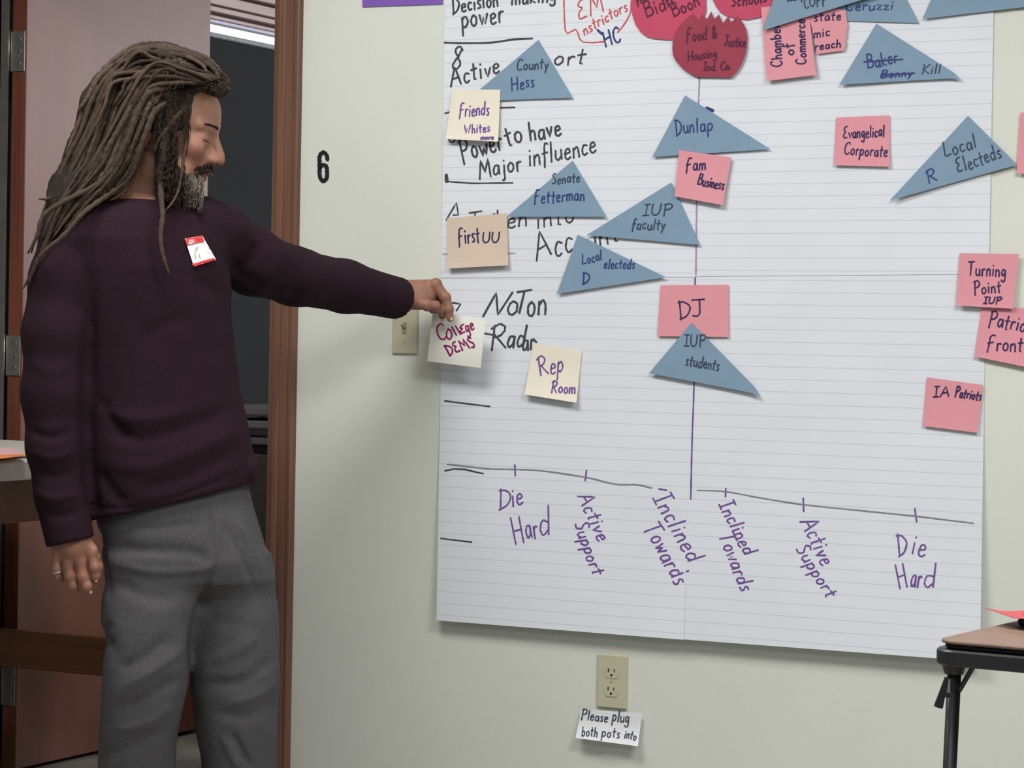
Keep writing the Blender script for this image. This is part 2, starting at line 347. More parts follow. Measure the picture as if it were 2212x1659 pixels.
for (mx, my) in ((0, 0), (1, 0), (0, 1), (1, 1)):
    lx = (l0 - A).dot(ex); fx = (foot - A).dot(ex)
    f_ = lambda v, m_: SZ - v if m_ else v
    P = lambda x, y, z: T(f_(x, mx), f_(y, my), z)
    lg = MB().tube([P(lx, 0.035, ZC - 0.03), P(lx + (fx - lx) * 0.5, 0.035, (ZC - 0.03) / 2), P(fx, 0.035, 0.02)], 0.0095, 14).build('leg', M_bm, ct, smooth=True)
    MB().tube([P(fx, 0.035, 0.0), P(fx, 0.035, 0.03)], 0.012, 14).build('foot', mat('black_rubber', (20, 20, 20), 0.8), lg)
    MB().tube([P(lx - 0.001, 0.035, ZC - 0.048), P(lx - 0.001, 0.035, ZC - 0.033)], [0.013, 0.017], 14).build('socket', M_bm, lg)
b1 = px2t(2119, 1411, 0.03); b2 = px2t(2072, 1492, 0.03); b3 = px2t(2045, 1464, 0.02); b4 = px2t(2027, 1527, 0.02); b5 = px2t(2040, 1500, 0.02); b6 = px2t(2050, 1502, 0.02)
MB().tube([b1, b2], 0.0035, 8).build('brace', M_bm, ct)
h = MB().tube([b3, b4], [0.003, 0.0065], 10); h.tube([b5, b6], 0.0035, 8); h.build('locking_link', M_bm, ct)
# things on the card table
M_red = mat('coral_paper', (180, 78, 84), 0.8, 0.03, 20)
p0 = onZ(2123, 1325, ZC)
sheet_on('paper_sheet', [(2124, 1318), (2262, 1317), (2330, 1350), (2188, 1336)], ZC + 0.016, M_red, lambda u, v: 0.003 * (1 - u) * (1 - v) - 0.0045 * math.sin(math.pi * min(1, u * 1.25)) * (1 - v), 'coral red paper sheet with lifted corner on the card table', 'paper')
bp = onZ(2222, 1352, ZC)
bo = thing('marker_box', (bp.x, bp.y, ZC), 'dark blue box under the coral paper on the card table', 'box')
MB().box((bp.x - 0.014, bp.y - 0.01, ZC + 0.0005), (bp.x + 0.10, bp.y + 0.09, ZC + 0.011), 0.003).build('tray', mat('navy_plastic', (34, 42, 84), 0.5), bo)
MB().box((bp.x - 0.012, bp.y - 0.008, ZC + 0.0112), (bp.x + 0.098, bp.y + 0.088, ZC + 0.0155), 0.002).build('lid', mat('navy_plastic', (34, 42, 84), 0.5), bo)
# ---------------------------------------------------------------- handwriting: single-stroke letters
G = {
'A': (7, '0,0 3.6,10 6.6,0|1.4,3.6 5.6,4'), 'B': (6, '0.6,0 1,10|~1,9.8 4.6,9.4 4.6,6.4 1.2,5.4|~1.2,5.4 5.6,4.6 5.2,0.8 0.4,0.2'), 'C': (6, '~5.6,8.4 4,10 1.4,8.6 0.3,5 1.2,1.2 3.4,0 5.6,1.4'),
'D': (6.5, '1,10 0.8,0|~0,9.2 3.4,8.8 6.2,5.6 4.4,1.4 0.2,-0.6'), 'E': (5.5, '~5,9.6 2,9 0.6,7 2.8,5.4 0.6,3.4 0.8,0.6 4.8,0.6'), 'F': (5.5, '~5.2,9.8 2.6,10 1.4,8 1,4 0.4,-1|0,5 4,5.6'),
'H': (7, '0.4,10 0.6,0|6,10 6,0|0.4,4.8 6,5.2'), 'I': (4, '2,10 2,0|0,10 4,10|0,0 4,0'), 'J': (6, '0,10 6,10|~3.6,10 3.8,3 2.6,0.4 0.4,0.8'), 'K': (6, '0.6,10 0.4,0|5.6,10 0.6,4.6 5.8,0'),
'L': (5, '~1,10 0.6,5 0.4,0.4 5,0.8'), 'M': (8, '0,0 1.4,10 4,3 6.4,10 7.6,0'), 'N': (7, '0,0 1.2,10 4.6,0.6 6.4,10'), 'O': (7, '~3.4,10 0.8,8 0.4,3 3,0 6,2.6 6,7.4 3.4,10'),
'P': (6, '1,-1 1.2,10|~0.2,9.2 4,10 5.8,7.6 4,5.2 1.2,4.8'), 'R': (6.5, '0.8,0 1.4,10|~0.2,8.8 3.6,10.2 5.6,8 3.8,5.6 1.2,5.2|2.2,5.2 6,0'), 'S': (5, '~4.6,9 2.4,10 0.8,8 2.4,5.6 4.2,3.6 3.2,0.6 0.4,0.8'),
'T': (6.5, '0,9.6 6.4,10|3.2,9.8 2.8,0'), 'U': (6, '~0.4,10 0.2,4 1.6,0.2 4.2,0.6 5.4,4 5.6,10'), 'V': (6, '0,10 2.8,0 5.8,10'), 'W': (8, '0,9 1.8,0 3.8,6 5.6,0 7.8,9'), 'G': (6, '~5.6,8.6 3,10 0.6,6 1.6,1 4.6,0.6 5.4,4 3.4,4.2'),
'a': (4.6, '~4,4.8 1.4,4.8 0.4,2 1.6,0.2 3.6,1.6 4,4.6|4,4.8 4.4,0'), 'b': (4.6, '0.6,9 0.6,0|~0.6,3.6 2.6,5 4.2,2.6 2.4,0 0.6,0.8'), 'c': (3.8, '~3.6,4.4 1.4,4.8 0.4,2.2 1.6,0 3.6,0.8'),
'd': (5, '4.4,9.6 4.2,0|~4.2,4 1.6,4.8 0.4,2 1.8,0 4.2,1.6'), 'e': (4.2, '~0.6,2.6 3.6,3.2 2.8,5 0.8,4.2 0.6,1 2.2,0 4,0.8'), 'f': (3.6, '~3.8,9 2.2,9.6 1.6,7 1.2,-2|0,4.8 3.4,5.2'),
'g': (4.6, '~4,4.6 1.4,4.8 0.6,2.2 2,0.6 4,3|~4,4.6 4,-2.4 1.8,-3.6 0.4,-2.4'), 'h': (4.6, '0.6,9.4 0.6,0|~0.6,3.4 2.4,5 3.8,3.6 4,0'), 'i': (1.8, '0.9,4.8 0.8,0|0.9,7 1,7.5'), 'j': (2.4, '~1.6,4.8 1.4,-2.4 0,-3|1.6,7 1.7,7.5'),
'k': (4.4, '0.5,9.4 0.5,0|3.8,4.8 0.6,2.2 4,0'), 'l': (1.8, '1,9.6 0.8,0'), 'm': (6.6, '0.4,4.8 0.4,0|~0.4,3.4 1.8,5 3,3.6 3.2,0|~3.2,3.4 4.8,5 6,3.4 6.2,0'), 'n': (4.4, '0.4,4.8 0.4,0|~0.4,3.4 2.4,5 3.6,3.6 3.9,0'),
'o': (4.4, '~2.2,5 0.6,3.6 0.6,1.2 2.2,0 3.8,1.4 3.8,3.8 2.2,5'), 'p': (4.6, '0.6,5 0.3,-3.6|~0.6,4 2.6,5.2 4.2,3 2.6,0.4 0.6,1'), 'r': (3.4, '0.6,4.8 0.6,0|~0.6,3 1.8,4.8 3.4,4.6'), 's': (3.4, '~3.2,4.6 1.4,5 0.8,3.6 2.6,2 2.6,0.4 0.4,0.2'),
't': (3.6, '1.8,8.4 1.6,0.2 2.6,0|0,5.2 3.6,5.6'), 'u': (4.6, '~0.5,4.8 0.5,1.4 2,0 4,1.6|4,4.8 4.3,0'), 'v': (4, '0.2,4.8 1.8,0 3.8,4.8'), 'w': (5.6, '0.2,4.8 1.4,0 2.8,3.6 4,0 5.4,4.8'), 'x': (4, '0.2,4.8 3.8,0|3.8,4.8 0.2,0'),
'y': (4.4, '0.4,4.8 2,0.8|4,4.8 1.2,-3.2'), 'z': (4, '0.2,4.8 3.6,4.8 0.4,0.2 3.8,0.2'), '8': (5, '~4.4,8.6 2.8,10 1,8.4 2.6,5.4 4.2,2.4 2.2,0 0.5,2 2.4,5 4.4,8.6'), '6': (5, '~4,9.8 1.2,6.4 0.6,2 2.4,0 4.2,2 2.8,4.4 0.8,3'),
'&': (5.5, '~4.8,0 1,7 2.2,9.6 3.4,7.6 0.6,3 1.6,0.2 3.4,0.8 5,4'), '.': (1.6, '0.6,0 0.9,0.5'), "'": (1.5, '0.8,9 0.6,7'), '-': (4, '0.4,4.4 3.6,4.6'), ' ': (3, '')}
def glyph_strokes(ch):
    w, s = G[ch]; out = []
    for st_ in s.split('|'):
        if not st_: continue
        sm = st_.startswith('~'); pts = [tuple(map(float, p.split(','))) for p in st_.lstrip('~').split()]
        out.append([tuple(p) for p in spline(pts, 5)] if sm and len(pts) > 2 else pts)
    return w, out
def write(text, p0, p1, h, slant=0.16, jit=0.42):
    """strokes in photograph pixels: baseline from p0 to p1, capital height h"""
    strokes = []; x = 0
    for ch in text:
        w, ss = glyph_strokes(ch); dy = random.uniform(-jit, jit) * 1.2
        for s in ss: strokes.append([(x + px + slant * py + random.uniform(-jit, jit) * 0.35, py + dy + random.uniform(-jit, jit) * 0.3) for px, py in s])
        x += w + 1.5
    x -= 1.5
    d = np.array(p1, float) - np.array(p0, float); L = np.linalg.norm(d); ux = d / L; uy = np.array((ux[1], -ux[0]))
    sx = L / max(x, 1); sy = h / 10
    return [[tuple(np.array(p0) + ux * (a * sx) + uy * (b_ * sy)) for a, b_ in s] for s in strokes]
def ribbons(strokes, width):
    """flat marker strokes as (pixel points, faces); width in photograph pixels"""
    V = []; Fc = []
    for si, s in enumerate(strokes):
        P = [np.array(p, float) for p in s]
        Q = [P[0]]
        for p in P[1:]:
            L = np.linalg.norm(p - Q[-1])
            if L < 0.4: continue
            n = max(1, int(L / 9))
            a = Q[-1]
            for k in range(1, n + 1): Q.append(a + (p - a) * k / n)
        if len(Q) < 2: Q.append(Q[0] + np.array((1.0, 0.3)))
        t0 = (Q[1] - Q[0]); t0 = t0 / np.linalg.norm(t0); t1 = Q[-1] - Q[-2]; t1 = t1 / np.linalg.norm(t1)
        Q = [Q[0] - t0 * width * 0.35] + Q + [Q[-1] + t1 * width * 0.35]
        n0 = len(V)
        for i, p in enumerate(Q):
            t_ = Q[min(i + 1, len(Q) - 1)] - Q[max(i - 1, 0)]; L = np.linalg.norm(t_); t_ = t_ / L if L > 1e-9 else np.array((1.0, 0)); nrm = np.array((-t_[1], t_[0]))
            w = width / 2 * (0.55 if i in (0, len(Q) - 1) else 1.0 + 0.12 * math.sin(i * 1.7 + p[0]))
            V += [tuple(p + nrm * w) + (6e-6 * (i % 60) + 4e-5 * (si % 8),), tuple(p - nrm * w) + (6e-6 * (i % 60) + 4e-5 * (si % 8),)]
        Fc += [(n0 + 2 * i, n0 + 2 * i + 1, n0 + 2 * i + 3, n0 + 2 * i + 2) for i in range(len(Q) - 1)]
    return V, Fc
INK = dict(black=(66, 66, 72), grey=(128, 128, 136), navy=(50, 62, 118), purple=(112, 76, 148), red=(196, 86, 88), magenta=(146, 34, 98), dark=(52, 40, 84), lilac=(160, 140, 176), slate=(56, 66, 92), wine=(86, 32, 58), pen=(70, 72, 92), faint=(168, 168, 172))
def ink(name): return mat('ink_' + name, INK[name], 0.7, 0.12, 120)
def clusters(ss, gap):
    B = [(min(q_[0] for q_ in t_), min(q_[1] for q_ in t_), max(q_[0] for q_ in t_), max(q_[1] for q_ in t_)) for t_ in ss]; par = list(range(len(ss)))
    def fd(i):
        while par[i] != i: i = par[i]
        return i
    for i in range(len(ss)):
        for j in range(i):
            if max(B[i][0], B[j][0]) - min(B[i][2], B[j][2]) < gap and max(B[i][1], B[j][1]) - min(B[i][3], B[j][3]) < gap: par[fd(i)] = fd(j)
    out = {}
    for i in range(len(ss)): out.setdefault(fd(i), []).append(ss[i])
    return list(out.values())
def put_ink(parent, items, off, gap=14):
    """items: (colour, width, strokes); off(px,py) = distance of the paper from the wall there"""
    for col, w, ss in items:
        for cl in clusters([q_ for q_ in ss if len(q_) > 1], gap):
            V, Fc = ribbons(cl, w)
            mk('handwriting', [onY(p_[0], p_[1], -(off(p_[0], p_[1]) + 0.0004 + p_[2])) for p_ in V], Fc, ink(col), parent)
def seam_split(ss):
    L, R_ = [], []
    for t_ in ss:
        t_ = [tuple(q_) for q_ in t_]; cur = []; side = None; d = []
        for i in range(len(t_) - 1):
            for k in range(6): d.append(tuple(np.array(t_[i]) + (np.array(t_[i + 1]) - np.array(t_[i])) * k / 6))
        d.append(t_[-1])
        for q_ in d:
            sd = q_[0] > 1476 + (1384 - q_[1]) * 0.034
            if side is not None and sd != side: cur.append(q_); (R_ if side else L).append(cur); cur = []
            cur.append(q_); side = sd
        (R_ if side else L).append(cur)
    return [t_ for t_ in L if len(t_) > 1], [t_ for t_ in R_ if len(t_) > 1]
# ---------------------------------------------------------------- paper pinned on the wall
def quad_paper(name, pts, base, curl, m, label, cat, group, items=(), n=10, tilt=0.0, side=0.0, wav=0.0, thick=0.0004, loc=None):
    P = [np.array(p, float) for p in pts]; dn = ((P[3] + P[2]) - (P[0] + P[1])) / 2; c0 = (P[0] + P[1]) / 2; L2 = dn.dot(dn); rt = P[1] - P[0]; R2 = rt.dot(rt)
    def off(px, py):
        d = np.array((px, py)) - c0; t = min(1.2, max(0.0, d.dot(dn) / L2)); s = min(1.0, max(-1.0, 2 * d.dot(rt) / R2))
        return base + tilt * t + curl * max(0, t - 0.25) ** 2 * 1.78 + side * s + wav * math.sin(5 * s + 3 * t)
    V = []; Fc = []
    for i in range(n + 1):
        for j in range(n + 1):
            u, v = i / n, j / n; p = (P[0] * (1 - u) + P[1] * u) * (1 - v) + (P[3] * (1 - u) + P[2] * u) * v
            V.append(onY(p[0], p[1], -off(p[0], p[1])))
    for i in range(n):
        for j in range(n): a = i * (n + 1) + j; Fc.append((a, a + 1, a + n + 2, a + n + 1))
    k = len(V); V += [v_ + Vector((0, thick, 0)) for v_ in V]; Fc += [tuple(k + q_ for q_ in reversed(f)) for f in Fc]
    rim = [i * (n + 1) for i in range(n + 1)] + [n * (n + 1) + j for j in range(1, n + 1)] + [i * (n + 1) + n for i in range(n - 1, -1, -1)] + list(range(n - 1, 0, -1))
    Fc += [(rim[i], rim[(i + 1) % len(rim)], k + rim[(i + 1) % len(rim)], k + rim[i]) for i in range(len(rim))]
    o = mk(name, V, Fc, m, smooth=False, label=label, cat=cat, group=group, loc=loc)
    if items: put_ink(o, items if n > 12 else [(c_, w_ * 0.86, s_) for c_, w_, s_ in items], off)
    return o, off
def poly_paper(name, pts, base, lift, m, label, cat, group, items=()):
    """a cut-out of card: outline in pixels, lifting off towards its lowest edge"""
    P = [np.array(p, float) for p in pts]; y0 = min(p[1] for p in P); y1 = max(p[1] for p in P); cx = sum(p[0] for p in P) / len(P); hw = max(abs(p[0] - cx) for p in P)
    off = lambda px, py: base + lift * max(0.0, min(1.1, (py - y0) / (y1 - y0))) ** 1.5 * (0.55 + 0.45 * abs(px - cx) / hw)
    V = []; Fc = []
    if len(P) <= 4:   # triangle (maybe with a clipped tip): barycentric rows
        A_, B_, C_ = P[0], P[1], P[-1]; n = 10; idx = {}
        for i in range(n + 1):
            for j in range(n + 1 - i):
                p = A_ + (B_ - A_) * i / n + (C_ - A_) * j / n
                if len(P) == 4 and i == n: p = (P[1] + P[2]) / 2
                idx[(i, j)] = len(V); V.append(onY(p[0], p[1], -off(p[0], p[1])))
        for i in range(n):
            for j in range(n - i):
                Fc.append((idx[(i, j)], idx[(i, j + 1)], idx[(i + 1, j)]))
                if j < n - i - 1: Fc.append((idx[(i + 1, j)], idx[(i, j + 1)], idx[(i + 1, j + 1)]))
        rim = [idx[(i, 0)] for i in range(n + 1)] + [idx[(n - j, j)] for j in range(1, n + 1)] + [idx[(0, j)] for j in range(n - 1, 0, -1)]
    else:
        V = [onY(p[0], p[1], -off(p[0], p[1])) for p in P]; Fc = [tuple(range(len(P)))]; rim = list(range(len(P)))
    k = len(V); V += [v_ + Vector((0, 0.0005, 0)) for v_ in V]; Fc += [tuple(k + q_ for q_ in reversed(f)) for f in Fc]
    Fc += [(rim[i], rim[(i + 1) % len(rim)], k + rim[(i + 1) % len(rim)], k + rim[i]) for i in range(len(rim))]
    o = mk(name, V, Fc, m, label=label, cat=cat, group=group)
    if items: put_ink(o, [(c_, w_ * 0.86, s_) for c_, w_, s_ in items], off)
    return o
Wt = write
M_sheet = ruled('ruled_chart_paper')
GS = 'ruled chart sheets on the wall'
def sheet(pts, base, curl, label, items, wav, tilt=0.0):
    """four corners in pixels; squared up on the wall so the ruled lines run with the sheet"""
    return quad_paper('chart_sheet', pts, base, curl, M_sheet, label, 'chart paper', GS, items, 24, tilt=tilt, wav=wav)
BL_items = [
 ('black', 4.6, Wt('N', (1044, 683), (1090, 681), 50, 0.35) + Wt('o', (1094, 680), (1118, 679), 58) + Wt('T', (1108, 678), (1140, 674), 46, 0.3) + Wt('on', (1138, 681), (1180, 678), 60) + [[(978, 654), (995, 657), (986, 671)]]),
 ('black', 4.4, [[(1044, 720), (1070, 724)]] + Wt('R', (1058, 757), (1095, 750), 52, 0.2) + Wt('ad', (1094, 750), (1132, 752), 50) + Wt('ar', (1128, 757), (1154, 756), 44) + [[(1154, 736), (1159, 739)]]),
 ('black', 3.4, [[(961, 866), (1000, 871), (1058, 878)], [(961, 1017), (980, 1013), (1005, 1014), (1025, 1019), (1044, 1023)], [(952, 1163), (985, 1167), (1019, 1171)]]),
 ('grey', 3.0, [spline([(966, 1003), (1030, 1010), (1062, 1013), (1112, 1014), (1170, 1017), (1265, 1031), (1330, 1046), (1375, 1047), (1408, 1054)], 6)]),
 ('purple', 3.6, [[(1112, 1004), (1113, 1028)], [(1267, 1016), (1264, 1038)]] + Wt('D', (1078, 1098), (1104, 1094), 42) + Wt('ie', (1106, 1094), (1130, 1090), 46) + Wt('H', (1112, 1173), (1134, 1169), 58, 0) + Wt('ar', (1138, 1166), (1163, 1160), 54) + Wt('d', (1166, 1160), (1190, 1156), 64)
  + Wt('Active', (1247, 1072), (1292, 1170), 34) + Wt('Support', (1240, 1132), (1280, 1242), 30)),
]
_SL, _SR = seam_split([[(1423, 1056), (1440, 1059)]] + Wt('Inclined', (1411, 1076), (1488, 1215), 40) + Wt('Towards', (1388, 1140), (1460, 1264), 40))
BL_items.append(('purple', 3.6, _SL))
TL_items = [
 ('black', 4.2, Wt('Decision', (978, 30), (1076, 12), 34) + Wt('making', (1105, 12), (1200, 2), 30) + Wt('power', (998, 62), (1088, 46), 46) + [spline([(960, 92), (1000, 93), (1060, 92), (1110, 85), (1150, 83)], 4)]),
 ('black', 4.2, Wt('8', (974, 149), (996, 148), 50, 0.2) + Wt('Active', (974, 187), (1080, 158), 40, 0.2) + Wt('ort', (1196, 142), (1262, 136), 36, 0.2)),
 ('black', 3.4, [[(1080, 233), (1112, 232)], [(961, 245), (971, 242)]] + [spline([(969, 296), (971, 305), (978, 307), (985, 300)], 4)]),
 ('black', 4.6, Wt('Power', (999, 350), (1087, 320), 48, 0.15) + Wt('to', (1096, 318), (1130, 303), 46) + Wt('have', (1145, 306), (1212, 290), 42)),
 ('black', 4.0, Wt('Major', (1036, 387), (1126, 366), 40, 0.2) + Wt('influence', (1143, 361), (1288, 330), 44, 0.2)),
 ('black', 8, [[(964, 378), (965, 392)]]), ('black', 3.4, [[(966, 392), (1020, 396), (1108, 395)]]),
 ('black', 3.6, [[(964, 475), (986, 438), (990, 464), (979, 465)], [(1066, 462), (1078, 466)]] + Wt('Taken', (1010, 500), (1138, 488), 40) + Wt('into', (1160, 495), (1240, 478), 40)),
 ('black', 4.0, Wt('A', (1160, 566), (1194, 550), 56, 0.25) + Wt('cc', (1198, 552), (1238, 545), 62, 0.2) + Wt('ount', (1242, 545), (1338, 520), 44)),
 ('faint', 3.4, [[(957, 549), (1112, 547)]]),
 ('red', 3.2, [[(1218, -30), (1218, 0), (1219, 40), (1221, 66), (1226, 72), (1236, 67), (1243, 63), (1248, 70), (1252, 84), (1260, 91), (1280, 92), (1306, 90)], spline([(1368, -30), (1364, 0), (1362, 26), (1350, 50), (1334, 70)], 5)] + Wt('EM', (1250, 44), (1304, 22), 42, 0.3) + Wt('nstrictors', (1262, 76), (1356, 22), 24, 0.3)),
 ('navy', 4.0, Wt('HC', (1308, 103), (1342, 88), 32, 0.25)), ('navy', 6, [[(1291, 65), (1301, 74)]]),
]
BR_items = [
 ('purple', 3.2, [spline([(1503, 560), (1501, 640), (1499, 832), (1495, 950), (1492, 1078)], 4)]),
 ('grey', 3.0, [spline([(1506, 1059), (1568, 1062), (1640, 1075), (1735, 1090), (1860, 1103), (1978, 1115), (2060, 1125), (2103, 1130)], 6)]),
 ('purple', 3.6, [[(1568, 1055), (1567, 1073)], [(1735, 1076), (1736, 1105)], [(1976, 1098), (1980, 1127)]] + Wt('Inclined', (1552, 1090), (1608, 1200), 32) + Wt('Towards', (1552, 1156), (1600, 1278), 34)
  + Wt('Active', (1728, 1128), (1776, 1222), 38) + Wt('Support', (1718, 1186), (1786, 1292), 30) + Wt('D', (1941, 1201), (1962, 1198), 46, 0.05) + Wt('ie', (1968, 1198), (1998, 1200), 50) + Wt('H', (1942, 1271), (1962, 1266), 52, 0.1) + Wt('ar', (1966, 1266), (1988, 1268), 50) + Wt('d', (1994, 1268), (2020, 1266), 52)),
]
BR_items.append(('purple', 3.6, _SR))
TR_items = [('lilac', 3.2, [spline([(1512, 140), (1511, 168), (1509, 222), (1506, 330), (1505, 440), (1503, 594)], 5)]), ('navy', 8, [[(1526, 234), (1540, 239)]])]
sheet([(956, 560), (1503, 562), (1477, 1382), (943, 1340)], 0.0010, 0.026, 'lower ruled chart sheet reading Not on Radar and Die Hard on its left', BL_items, 0.0)
sheet([(1500, 563), (2130, 566), (2117, 1429), (1474, 1381)], 0.0015, 0.0262, 'lower ruled chart sheet beside the purple line with Die Hard above the card table', BR_items, 0.0)
sheet([(962, -160), (1524, -174), (1514, 598), (954, 600)], 0.0020, 0.0, 'upper ruled chart sheet reading Decision making power and Power to have Major influence', TL_items, 0.0)
sheet([(1516, -174), (2150, -192), (2136, 592), (1501, 597)], 0.0025, 0.0, 'upper ruled chart sheet under the blue triangle marked Baker', TR_items, 0.0)
# blue triangles
M_blue = mat('blue_card', (123, 149, 171), 0.8, 0.02, 14, 0.05, 200); GT = 'blue paper triangles'
def tri(pts, label, items, base=0.0058, lift=0.004): return poly_paper('paper_triangle', pts, base, lift, M_blue, label, 'paper triangle', GT, items)
tri([(1163, 86), (1237, 211), (1006, 219)], 'blue paper triangle reading County Hess beside the Friends note', [('slate', 3.4, Wt('County', (1116, 152), (1184, 148), 24, 0.2)), ('navy', 3.6, Wt('Hess', (1105, 196), (1154, 186), 28, 0.2))], 0.0050)
tri([(1480, 206), (1664, 322), (1409, 339)], 'blue paper triangle reading Dunlap above a pink note', [('navy', 3.6, Wt('Dun', (1460, 292), (1500, 286), 34, 0.1) + Wt('lap', (1504, 286), (1540, 282), 32, 0.1))])
tri([(1237, 347), (1310, 468), (1094, 468)], 'blue paper triangle reading Senate Fetterman', [('slate', 3.2, Wt('Senate', (1192, 398), (1252, 392), 22, 0.2)), ('navy', 3.6, Wt('Fetterman', (1154, 440), (1262, 432), 28, 0.15))])
tri([(1450, 394), (1512, 529), (1267, 508)], 'blue paper triangle reading IUP faculty', [('slate', 3.4, Wt('IUP', (1388, 466), (1450, 464), 24, 0.15) + Wt('faculty', (1364, 495), (1436, 496), 24, 0.2))])
tri([(1248, 507), (1439, 599), (1203, 635)], 'blue paper triangle reading Local electeds D', [('navy', 3.2, Wt('Local', (1258, 570), (1300, 562), 22) + Wt('electeds', (1304, 580), (1370, 580), 22, 0.2)), ('navy', 3.8, Wt('D', (1258, 614), (1274, 612), 24))])
tri([(2091, 250), (2197, 356), (1922, 433)], 'blue paper triangle reading R Local Electeds at the right chart edge', [('slate', 3.6, Wt('Local', (2042, 340), (2110, 318), 32, 0.1) + Wt('Electeds', (2070, 374), (2164, 340), 32, 0.1)), ('navy', 3.8, Wt('R', (2006, 398), (2026, 390), 28, 0.1))], 0.0058, 0.007)
tri([(1893, 51), (2078, 168), (2073, 176), (1813, 183)], 'blue paper triangle with two crossed-out words and Kill', [('navy', 3.8, Wt('Baker', (1874, 148), (1940, 136), 30, 0.05) + [[(1866, 134), (1950, 128)]] + Wt('Bonny', (1902, 169), (1970, 164), 16, 0.2) + [[(1902, 163), (1975, 158)]]), ('slate', 3.2, Wt('Kill', (1992, 160), (2030, 158), 20, 0.2))], 0.0058, 0.006)
tri([(1985, 50), (1902, -108), (1728, 42)], 'blue paper triangle reading ruzzi at the top edge behind another', [('navy', 3.6, Wt('Ceruzzi', (1826, 24), (1928, 20), 22))], 0.0053, 0.001)
tri([(2052, -96), (2292, 6), (1993, 41)], 'blue paper triangle cut off by the top right corner', [('slate', 3.4, Wt('many', (2046, -2), (2180, -8), 22))], 0.0058, 0.005)
# pink notes
M_pink = mat('pink_note_paper', (216, 147, 158), 0.8, 0.02, 12, 0.05, 200); GP = 'pink paper notes'
def pink(pts, label, items, base=0.0058, curl=0.004, **k): return quad_paper('paper_note', pts, base, curl, M_pink, label, 'note', GP, items, **k)
pink([(1427, 616), (1574, 615), (1574, 728), (1420, 726)], 'pink paper note reading DJ, widest of the pink ones', [('dark', 4.0, Wt('D', (1468, 688), (1494, 684), 38, 0.05) + Wt('J', (1494, 684), (1522, 682), 36, 0.05))], 0.0050, 0.002)
tri([(1494, 697), (1647, 853), (1638, 861), (1402, 806)], 'blue paper triangle reading IUP students below the DJ note', [('slate', 3.4, Wt('IUP', (1478, 748), (1524, 748), 24, 0.05) + Wt('students', (1480, 789), (1552, 800), 26, 0.1))], 0.0080, 0.005)
pink([(1467, 324), (1580, 340), (1561, 443), (1457, 424)], 'pink paper note reading Fam Business under the Dunlap triangle', [('dark', 3.8, Wt('Fam', (1482, 372), (1524, 366), 28, 0.25) + Wt('Business', (1506, 398), (1562, 410), 24, 0.1))], 0.0105)
pink([(1806, 254), (1922, 249), (1922, 360), (1801, 357)], 'pink paper note reading Evangelical Corporate', [('dark', 3.4, Wt('Evangelical', (1822, 300), (1910, 294), 26, 0.15) + Wt('Corporate', (1823, 334), (1916, 338), 26, 0.15))])
pink([(2121, 660), (2245, 668), (2232, 796), (2105, 770)], 'pink paper note reading Patriot Front at the right frame edge', [('dark', 4.0, Wt('Patriot', (2134, 704), (2226, 718), 34, 0.1) + Wt('Front', (2132, 758), (2208, 760), 34, 0.1))], 0.0050, 0.006)
pink([(2073, 547), (2202, 549), (2188, 667), (2066, 660)], 'pink paper note reading Turning Point at the right chart edge', [('dark', 3.8, Wt('Turning', (2090, 596), (2172, 598), 30, 0.05) + Wt('Point', (2104, 636), (2162, 632), 28, 0.05) + Wt('IUP', (2124, 656), (2162, 656), 14))], 0.0085, 0.005)
pink([(2002, 815), (2124, 832), (2112, 935), (1993, 920)], 'pink paper note reading IA Patriots, lowest of the pink notes', [('dark', 3.8, Wt('IA', (2016, 858), (2050, 856), 22, 0.15) + Wt('Patriots', (2062, 856), (2118, 866), 22, 0.1))])
P8 = [(1742, 18), (1784, 14), (1826, 22), (1829, 40), (1831, 58), (1828, 66), (1829, 76), (1826, 84), (1827, 96), (1823, 109), (1764, 117), (1754, 60)]
poly_paper('paper_note', P8, 0.0078, 0.001, M_pink, 'pink note with torn edge reading mic and reach beside the Chamber note', 'note', GP, [('dark', 3.4, Wt('state', (1758, 46), (1816, 42), 20) + Wt('mic', (1758, 82), (1792, 76), 20, 0.15) + Wt('reach', (1760, 108), (1816, 102), 18, 0.15))])
pink([(1644, 16), (1745, 6), (1763, 162), (1656, 175)], 'pink paper note with sideways writing reading Chamber of Commerce', [('dark', 3.8, Wt('Chamber', (1690, 143), (1683, 52), 24, 0) + Wt('of', (1716, 118), (1712, 92), 22, 0) + Wt('Commerce', (1742, 138), (1738, 42), 22, 0))], 0.0095, 0.004)
tri([(1702, -88), (1893, -10), (1647, 66)], 'blue paper triangle reading COPP overlapping the Chamber note', [('slate', 3.4, Wt('COPP', (1738, 18), (1786, 10), 22, 0.1) + Wt('County', (1700, 3), (1734, -2), 16))], 0.0150, 0.004)
pink([(2204, 243), (2322, 248), (2312, 382), (2196, 374)], 'pink paper note mostly cut off by the right frame edge', [], 0.0068)
